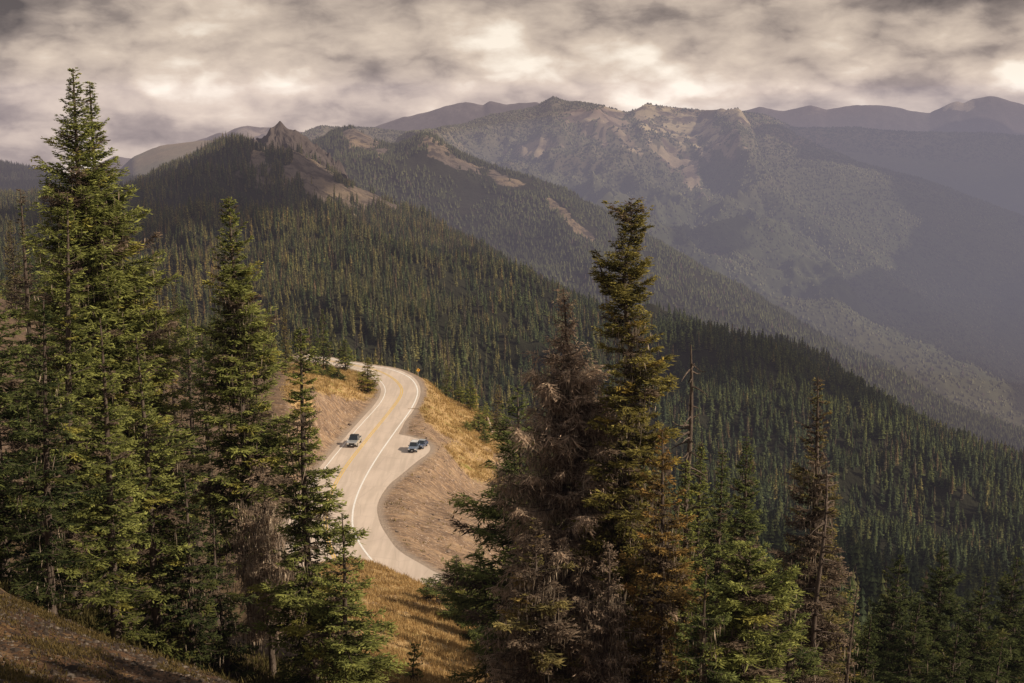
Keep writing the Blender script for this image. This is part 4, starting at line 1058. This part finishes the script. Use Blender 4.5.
# firs added outside the view to the right to shade the gravel slope and the lower boughs
for k, (x, y, h) in enumerate([(12, 13, 17), (16, 17, 19), (17, 20, 16), (19, 14, 21), (18, 22, 19), (22, 18, 22), (11, 8, 17), (23, 25, 20), (20, 30, 15)]):
    place(k % 6, (x, y, float(ground(np.array([float(x)]), np.array([float(y)]))[0])), h, 1.5, 'unseen fir added right of the viewpoint to shade the gravel slope', 'unseen firs added for shade')

# clouds added out of view at right so their shadows darken chosen slopes
m, n, l = new_mat('shade_cloud_vapour'); t = NT(m.node_tree)
d_ = t.node('ShaderNodeBsdfDiffuse'); d_.inputs[0].default_value = (.8, .8, .8, 1); tp_ = t.node('ShaderNodeBsdfTransparent'); mx = t.node('ShaderNodeMixShader')
mx.inputs[0].default_value = 0.62; l.new(tp_.outputs[0], mx.inputs[1]); l.new(d_.outputs[0], mx.inputs[2])
o_ = t.node('ShaderNodeOutputMaterial'); l.new(mx.outputs[0], o_.inputs[0])
def shade_cloud(px, py, D, ra, rb, rot=0, seed=0):
    T = P(px, py, D); c = T + np.array(sd) * (1350 + seed * 7 - T[2]) / sd[2]
    u = np.linspace(0, 2 * pi, 97)[:-1]; v = np.linspace(-pi / 2, pi / 2, 30); V_, U_ = np.meshgrid(v, u, indexing='ij')
    k = 1 + 0.55 * fbm(np.cos(U_) * 2 + seed, np.sin(U_) * 2 + V_ * .7, 4, seed)
    a = np.cos(V_) * np.cos(U_) * ra * k; b = np.cos(V_) * np.sin(U_) * rb * k; z = np.sin(V_) * min(ra, rb) * 0.22 * k
    cr_, sr_ = math.cos(rot), math.sin(rot)
    VC = np.stack([c[0] + a * cr_ - b * sr_, c[1] + a * sr_ + b * cr_, c[2] + z], -1).reshape(-1, 3)
    ix = np.arange(30 * 96).reshape(30, 96); nx = np.roll(ix, -1, 1)
    o = mesh_arr('shade_cloud', VC, np.stack([ix[:-1], nx[:-1], nx[1:], ix[1:]], -1).reshape(-1, 4), m, smooth_sh=True); tag(o, 'grey clouds added out of view to shade the slopes', 'shade_cloud', kind='stuff')
shade_cloud(770, 372, 1250, 190, 190, 0.2, 1)
shade_cloud(150, 240, 2000, 150, 480, 0.0, 2)
shade_cloud(90, 260, 1500, 150, 260, 0, 9)
shade_cloud(515, 268, 1750, 100, 110, 0, 3)
shade_cloud(345, 268, 1500, 95, 55, -0.4, 11)
shade_cloud(640, 395, 1050, 70, 60, 0.3, 12)
shade_cloud(950, 200, 7700, 1500, 1100, 0, 4)
shade_cloud(1120, 300, 5700, 1350, 1500, 0, 10)
shade_cloud(700, 238, 5300, 200, 200, 0.4, 5)
shade_cloud(60, 185, 5000, 700, 600, 0, 6)
shade_cloud(960, 600, 480, 120, 110, 0, 7)


# ------------------------------------------------------------------ grass, stones and low plants
def tufts(name, P0, hgt, spread, nbl, c0, c1, label, seed, wbl=0.03, cat='grass'):
    rr = np.random.RandomState(seed); n = len(P0) * nbl
    b = np.repeat(P0, nbl, 0) + np.stack([rr.normal(0, spread, n), rr.normal(0, spread, n), np.zeros(n) - 0.03], 1)
    h = hgt * rr.uniform(0.4, 1.2, n); a = rr.rand(n) * 2 * pi; ln = rr.uniform(0.1, 0.7, n) * h
    tip = b + np.stack([np.cos(a) * ln, np.sin(a) * ln, h], 1); s = np.stack([-np.sin(a), np.cos(a), 0 * a], 1) * (wbl * rr.uniform(.6, 1.4, n))[:, None]
    V = np.stack([b - s, b + s, tip], 1).reshape(-1, 3)
    t_ = (np.repeat(rr.rand(len(P0)), nbl) * .6 + rr.rand(n) * .4)[:, None]; c = np.array(c0) * (1 - t_) + np.array(c1) * t_
    o = mesh_arr(name, V, np.arange(n * 3).reshape(-1, 3), M_LICH, col=np.repeat(c, 3, 0)); tag(o, label, cat, kind='stuff'); return o
def rand_on(n, dens, seed):
    """random ground points with density given on the ground grid"""
    rr = np.random.RandomState(seed)
    a1 = gp[:-1, :-1]; a2 = gp[1:, :-1]; a3 = gp[:-1, 1:]
    ar = np.abs((a2 - a1)[..., 0] * (a3 - a1)[..., 1] - (a2 - a1)[..., 1] * (a3 - a1)[..., 0]) * dens[:-1, :-1]
    pr = ar.ravel() / ar.sum(); k = rr.choice(len(pr), n, p=pr); ii, jj = np.unravel_index(k, ar.shape)
    a = rr.rand(n)[:, None]; b = rr.rand(n)[:, None]
    return (gp[ii, jj] * (1 - a) + gp[ii + 1, jj] * a) * (1 - b) + (gp[ii, jj + 1] * (1 - a) + gp[ii + 1, jj + 1] * a) * b
cn = smooth(-0.1, 0.3, fbm(gx / 1.3, gy / 1.3, 3, 61)) ** 1.5
inview = (ux > -30) & (ux < 1050) & (uy < 720) & (pd > 1.0)
T1 = rand_on(15000, (g > 0.3) * (DD > 55) * (DD < 125) * inview * (ux > 320) * (ux < 520) * (0.15 + cn), 1)
tufts('dry_grass', T1, 0.34, 0.16, 8, (0.27, 0.155, 0.06), (0.62, 0.44, 0.20), 'golden dry grass on the knoll above the road', 1, 0.028)
T2 = rand_on(9000, (g > 0.35) * (DD > 150) * inview * (ux > 280) * (0.1 + cn), 2)
tufts('bank_grass', T2, 0.5, 0.35, 7, (0.28, 0.17, 0.07), (0.62, 0.45, 0.19), 'orange and yellow dry grass on the banks beside the bend', 2, 0.06)
T3 = rand_on(3600, (DD < 36) * (uy > 560) * inview * (fbm(gx / 2.2, gy / 2.2, 3, 31) > 0.0) * (0.1 + cn), 3)
tufts('slope_plants', T3, 0.07, 0.09, 14, (0.05, 0.042, 0.018), (0.20, 0.14, 0.055), 'low olive alpine plants on the gravel slope at bottom left', 3, 0.012, 'plants')
T4 = rand_on(2600, (DD > 44) * (DD < 60) * (uy > 560) * inview * (ux < 420), 4)
tufts('undergrowth', T4, 0.28, 0.3, 14, (0.035, 0.035, 0.014), (0.15, 0.12, 0.045), 'dark undergrowth in the hollow below the left stand', 4, 0.03, 'plants')
# stones
rr = np.random.RandomState(8)
ST = rand_on(16000, (DD < 37) * (uy > 560) * inview, 5); n_ = len(ST)
ico = np.array([(0,0,1),(.9,0,.2),(.3,.85,.2),(-.75,.5,.2),(-.75,-.5,.2),(.3,-.85,.2),(0,0,-.4)]); fc = np.array([(0,1,2),(0,2,3),(0,3,4),(0,4,5),(0,5,1),(6,2,1),(6,3,2),(6,4,3),(6,5,4),(6,1,5)])
sz = (rr.gamma(1.6, 0.014, n_) + 0.010)[:, None, None]
V = ico[None] * sz * rr.uniform(.6, 1.3, (n_, 7, 3)) * np.array([1, 1, .6]) + ST[:, None]
cst = np.array((0.06, 0.045, 0.036)) + rr.rand(n_, 1) ** 4 * np.array((0.20, 0.165, 0.13))
so_ = mesh_arr('gravel_stones', V.reshape(-1, 3), (fc[None] + np.arange(n_)[:, None, None] * 7).reshape(-1, 3), M_LICH, col=np.repeat(cst, 7, 0))
tag(so_, 'loose gravel and small stones on the bare slope at bottom left', 'gravel', kind='stuff')

BK = rand_on(2600, (DD > 150) * inview * (ux > 290) * (g < 0.3) * (0.15 + cn), 6); nb_ = len(BK); rr = np.random.RandomState(9)
sz = (rr.gamma(1.5, 0.07, nb_) + 0.05)[:, None, None]
V = ico[None] * sz * rr.uniform(.6, 1.3, (nb_, 7, 3)) * np.array([1, 1, .65]) + BK[:, None]
cst = np.array((0.13, 0.095, 0.075)) + rr.rand(nb_, 1) ** 2 * np.array((0.34, 0.27, 0.21))
tag(mesh_arr('bank_rubble', V.reshape(-1, 3), (fc[None] + np.arange(nb_)[:, None, None] * 7).reshape(-1, 3), M_LICH, col=np.repeat(cst, 7, 0)), 'loose rubble scattered over the road banks', 'rubble', kind='stuff')
T5 = rand_on(1500, (DD > 150) * inview * (ux > 290) * (g < 0.35) * (cn > 0.4), 7)
tufts('bank_weeds', T5, 0.35, 0.3, 7, (0.10, 0.085, 0.03), (0.34, 0.26, 0.10), 'sparse dull weeds on the bare road banks', 7, 0.06, 'weeds')

# pale fallen log, pale log by the lay-by, grey stump
m_wood = plain('weathered_wood', (0.42, 0.33, 0.25), 0.9, var=0.35, scale=3)
def log(px, D, L, r, ang, label, tilt=0.0, name='fallen_log'):
    x, y, z = at_ground(px, D); s = np.linspace(0, 1, 8)
    d = np.array([math.cos(ang), math.sin(ang)]); q = np.stack([x + d[0] * L * (s - .5), y + d[1] * L * (s - .5)], 1)
    zz = ground(q[:, 0], q[:, 1]) + r * 0.8 + tilt * s
    loc = np.array([x, y, z]); p = np.stack([q[:, 0], q[:, 1], zz], 1) - loc
    V, Fq = tubes([p], [r * (1 - 0.5 * s)], 8)
    ob = mesh_arr(name, V, Fq, m_wood, smooth_sh=True); ob.location = loc; tag(ob, label, 'log')
log(108, 42, 1.3, 0.055, -0.3, 'thin pale fallen log lying in the shade below the left stand')
log(412.5, 262, 2.2, 0.16, 0.1, 'short pale log lying in the grass above the lay-by')
x, y, z = at_ground(491, 288)
V, Fq = tubes([np.array([(0, 0, -.3), (-.15, 0, .8), (-.45, 0, 2.0), (-.8, 0, 3.2)])], [np.array([.42, .33, .26, .12])], 9)
V2_, F2_ = tubes([np.array([(-.1, 0, 1.0), (.6, 0, 1.4), (1.0, 0, 2.1)])], [np.array([.16, .1, .05])], 6)
o = mesh_arr('dead_stump', np.concatenate([V, V2_]), np.concatenate([Fq, F2_ + len(V)]), m_wood, smooth_sh=True); o.location = (x, y, z)
tag(o, 'broken grey stump leaning beside the light green shrubby fir on the golden slope', 'stump')

# yellow roadside sign
m_y = plain('sign_yellow', (0.85, 0.42, 0.04), 0.5, var=0.05); m_post = plain('sign_post', (0.30, 0.24, 0.18), 0.7); m_blk = plain('black_paint', (0.02, 0.02, 0.02), 0.5)
x, y, z = at_ground(417.5, 300)
r = empty('road_sign', (x, y, z), 0.35); tag(r, 'yellow diamond road sign on the outer edge of the far bend', 'sign')
b = MB(); b.box(-.05, .05, .02, .12, -0.4, 2.0); b.build('post', m_post, r)
b = MB(); k = 0.42; b.add([(0,0,1.5-k),(k,0,1.5),(0,0,1.5+k),(-k,0,1.5),(0,.018,1.5-k),(k,.018,1.5),(0,.018,1.5+k),(-k,.018,1.5)], [(0,1,2,3),(7,6,5,4),(0,4,5,1),(1,5,6,2),(2,6,7,3),(3,7,4,0)]); b.build('panel', m_y, r)
b = MB(); b.box(-.05, .05, -.012, -.003, 1.25, 1.6); b.add([(-.16,-.008,1.6),(.16,-.008,1.6),(0,-.008,1.8)], [(0,1,2)]); b.build('arrow', m_blk, r)

# ------------------------------------------------------------------ vehicles
def carpaint(name, col, metal=0.3):
    m, n, l = new_mat(name); t = NT(m.node_tree); b = t.node('ShaderNodeBsdfPrincipled'); o = t.node('ShaderNodeOutputMaterial')
    c = t.mix(t.noise(t.node('ShaderNodeTexCoord').outputs['Object'], 3, 4), tuple(x * .9 for x in col), col)
    l.new(c, b.inputs['Base Color']); b.inputs['Roughness'].default_value = .32; b.inputs['Metallic'].default_value = metal; b.inputs['Coat Weight'].default_value = .5
    l.new(b.outputs[0], o.inputs[0]); return m
M_GLS = plain('dark_glass', (0.02, 0.025, 0.03), 0.08, var=.05, spec=.6); M_TYR = plain('tyre_rubber', (0.02, 0.02, 0.02), .9); M_RIM = plain('alloy', (.5, .5, .5), .35, .8)
M_LMP = plain('lamp_lens', (.85, .83, .78), .15); M_DKP = plain('dark_trim', (.03, .03, .03), .6); M_RED = plain('tail_lens', (.4, .02, .02), .3); M_PLT = plain('plate', (.7, .7, .68), .5)
def extrude_profile(b, prof, w0, w1=None):
    """prof: side outline (y,z) list; w0 half width; w1 optional half width per point"""
    n = len(prof); w1 = w1 or [w0] * n
    b.add([(-w, y, z) for (y, z), w in zip(prof, w1)] + [(w, y, z) for (y, z), w in zip(prof, w1)],
          [tuple(range(n)), tuple(range(2 * n - 1, n - 1, -1))] + [(i, n + i, n + (i + 1) % n, (i + 1) % n) for i in range(n)])
def vehicle(name, label, cat, loc, rz, paint, roofm, kind, rack=False):
    """front faces -Y"""
    r = empty(name, loc, rz); tag(r, label, cat); r.scale = (.86, .86, .9)
    L = {'pickup': 5.6, 'suv': 4.7, 'car': 4.5}[kind]; W = {'pickup': 1.0, 'suv': .93, 'car': .88}[kind]; hy = L / 2
    top = {'pickup': 1.12, 'suv': 1.08, 'car': .88}[kind]; rf = {'pickup': 1.88, 'suv': 1.75, 'car': 1.42}[kind]; gc = .38 if kind != 'car' else .24
    b = MB()
    if kind == 'pickup': lp = [(-hy, gc), (-hy, .95), (-hy + .12, top - .06), (-1.25, top + .02), (.72, top + .02), (.74, top - .04), (hy, top - .04), (hy, gc + .1)]
    else: lp = [(-hy, gc), (-hy, .75), (-hy + .15, top - .14), (-1.0, top), (hy - .25, top + .02), (hy, top - .1), (hy, gc + .05)]
    extrude_profile(b, lp, W); b.build('body', paint, r, .07)
    if kind == 'pickup': cab = [(-1.25, top), (-.55, rf - .04), (-.4, rf), (.6, rf), (.72, rf - .06), (.8, top)]
    elif kind == 'suv': cab = [(-1.05, top), (-.3, rf - .04), (-.1, rf), (hy - .45, rf), (hy - .12, top)]
    else: cab = [(-.95, top), (-.15, rf - .03), (.1, rf), (1.1, rf - .03), (hy - .35, top)]
    zt = max(z for _, z in cab)
    wf = [W - .06 - .16 * (z - top) / (zt - top) for _, z in cab]
    b = MB(); extrude_profile(b, [(y, z + .01 if z == top else z) for y, z in cab], W, wf); b.build('cabin_window', M_GLS, r, .03)
    ys = [y for y, z in cab if z > rf - .08]; b = MB(); b.box(-(W - .2), W - .2, min(ys), max(ys), rf - .03, rf + .035); b.build('roof', roofm, r, .03)
    for sx in (-1, 1):                                  # pillars
        b = MB()
        for i in (0, len(cab) - 2):
            (y0, z0), (y1, z1) = cab[i], cab[i + 1]; wa, wb = wf[i] * sx, wf[i + 1] * sx; e = .05
            b.hexa([(wa - e, y0, z0), (wa + e, y0, z0), (wa + e, y0 + .1, z0), (wa - e, y0 + .1, z0), (wb - e, y1, z1), (wb + e, y1, z1), (wb + e, y1 + .1, z1), (wb - e, y1 + .1, z1)])
        ym_ = .15; b.box(sx * (W - .13) - .04, sx * (W - .13) + .04, ym_, ym_ + .1, top, rf - .02); b.build('pillar', paint, r)
        for yy in (-hy + .95, hy - 1.05):
            wv = MB(); wv.cyl((sx * (W - .1), yy, .38), (1, 0, 0), .38, .25, 20); wo = wv.build('wheel', M_TYR, r, .03)
            rv = MB(); rv.cyl((sx * (W + .03), yy, .38), (1, 0, 0), .22, .03, 14); rv.build('rim', M_RIM, wo)
        hl = MB(); hl.box(sx * (W - .22) - .17, sx * (W - .22) + .17, -hy - .03, -hy + .02, .68, .86); hl.build('headlight', M_LMP, r, .02)
        tl_ = MB(); tl_.box(sx * (W - .12) - .08, sx * (W - .12) + .08, hy - .02, hy + .03, .7, 1.0); tl_.build('tail_light', M_RED, r, .01)
        mi = MB(); mi.box(sx * (W + .1) - .09, sx * (W + .1) + .09, -.95, -.83, top + .02, top + .2); mi.build('wing_mirror', M_DKP, r, .03)
    g_ = MB(); g_.box(-(W - .45), W - .45, -hy - .025, -hy + .02, .6, .88); g_.build('grille', M_DKP, r, .01)
    bb = MB(); bb.box(-(W - .02), W - .02, -hy - .1, -hy + .1, gc - .02, .58); bb.build('front_bumper', M_DKP, r, .05)
    bb = MB(); bb.box(-(W - .02), W - .02, hy - .1, hy + .08, gc - .0, .6); bb.build('rear_bumper', M_DKP, r, .05)
    pl = MB(); pl.box(-.16, .16, -hy - .115, -hy - .102, .42, .54); pl.build('number_plate', M_PLT, r)
    if kind == 'pickup':
        bd = MB(); bd.box(-(W - .1), W - .1, .86, hy - .08, top - .037, top - .02); bd.build('cargo_cover', M_DKP, r, .005)
    if rack:
        rk = MB()
        for yy in (.2, 1.3): rk.box(-.62, .62, yy, yy + .06, rf + .1, rf + .14)
        for sx in (-.6, .6): rk.box(sx - .025, sx + .025, 0, 1.6, rf + .06, rf + .1); rk.box(sx - .02, sx + .02, .2, .24, rf + .03, rf + .07); rk.box(sx - .02, sx + .02, 1.3, 1.34, rf + .03, rf + .07)
        rk.build('roof_rack', M_RIM, r)
    return r
i_ = int(np.argmin(np.hypot(left_line[:, 0] - G(350, 440, ZR)[0], left_line[:, 1] - G(350, 440, ZR)[1])))
tg = left_line[i_ + 3] - left_line[i_ - 3]; hd = math.atan2(tg[1], tg[0])
gx0, gy0, _ = G(354.5, 444.5, ZR)
vehicle('pickup_truck', 'silver pickup truck with a dark cab driving towards the viewer in the near-side lane', 'pickup truck', (gx0, gy0, ZR + .012), hd + pi / 2, carpaint('silver_paint', (.55, .54, .52), .5), M_DKP, 'pickup')
gx1, gy1, _ = G(414, 450.5, ZR)
vehicle('parked_car', 'light blue off-roader with a white roof and rack parked in the lay-by', 'car', (gx1, gy1, ZR), -0.12, carpaint('blue_paint', (.20, .25, .33)), plain('white_roof', (.75, .74, .72), .4), 'suv', True).scale = (.78, .78, .86)
gx2, gy2, _ = G(421.6, 447.2, ZR)
vehicle('parked_car', 'dark blue hatchback with a grey roof parked just behind the light blue one', 'car', (gx2, gy2, ZR), -0.25, carpaint('navy_paint', (.09, .12, .20)), plain('grey_roof', (.38, .40, .42), .4), 'car').scale = (.76, .76, .84)
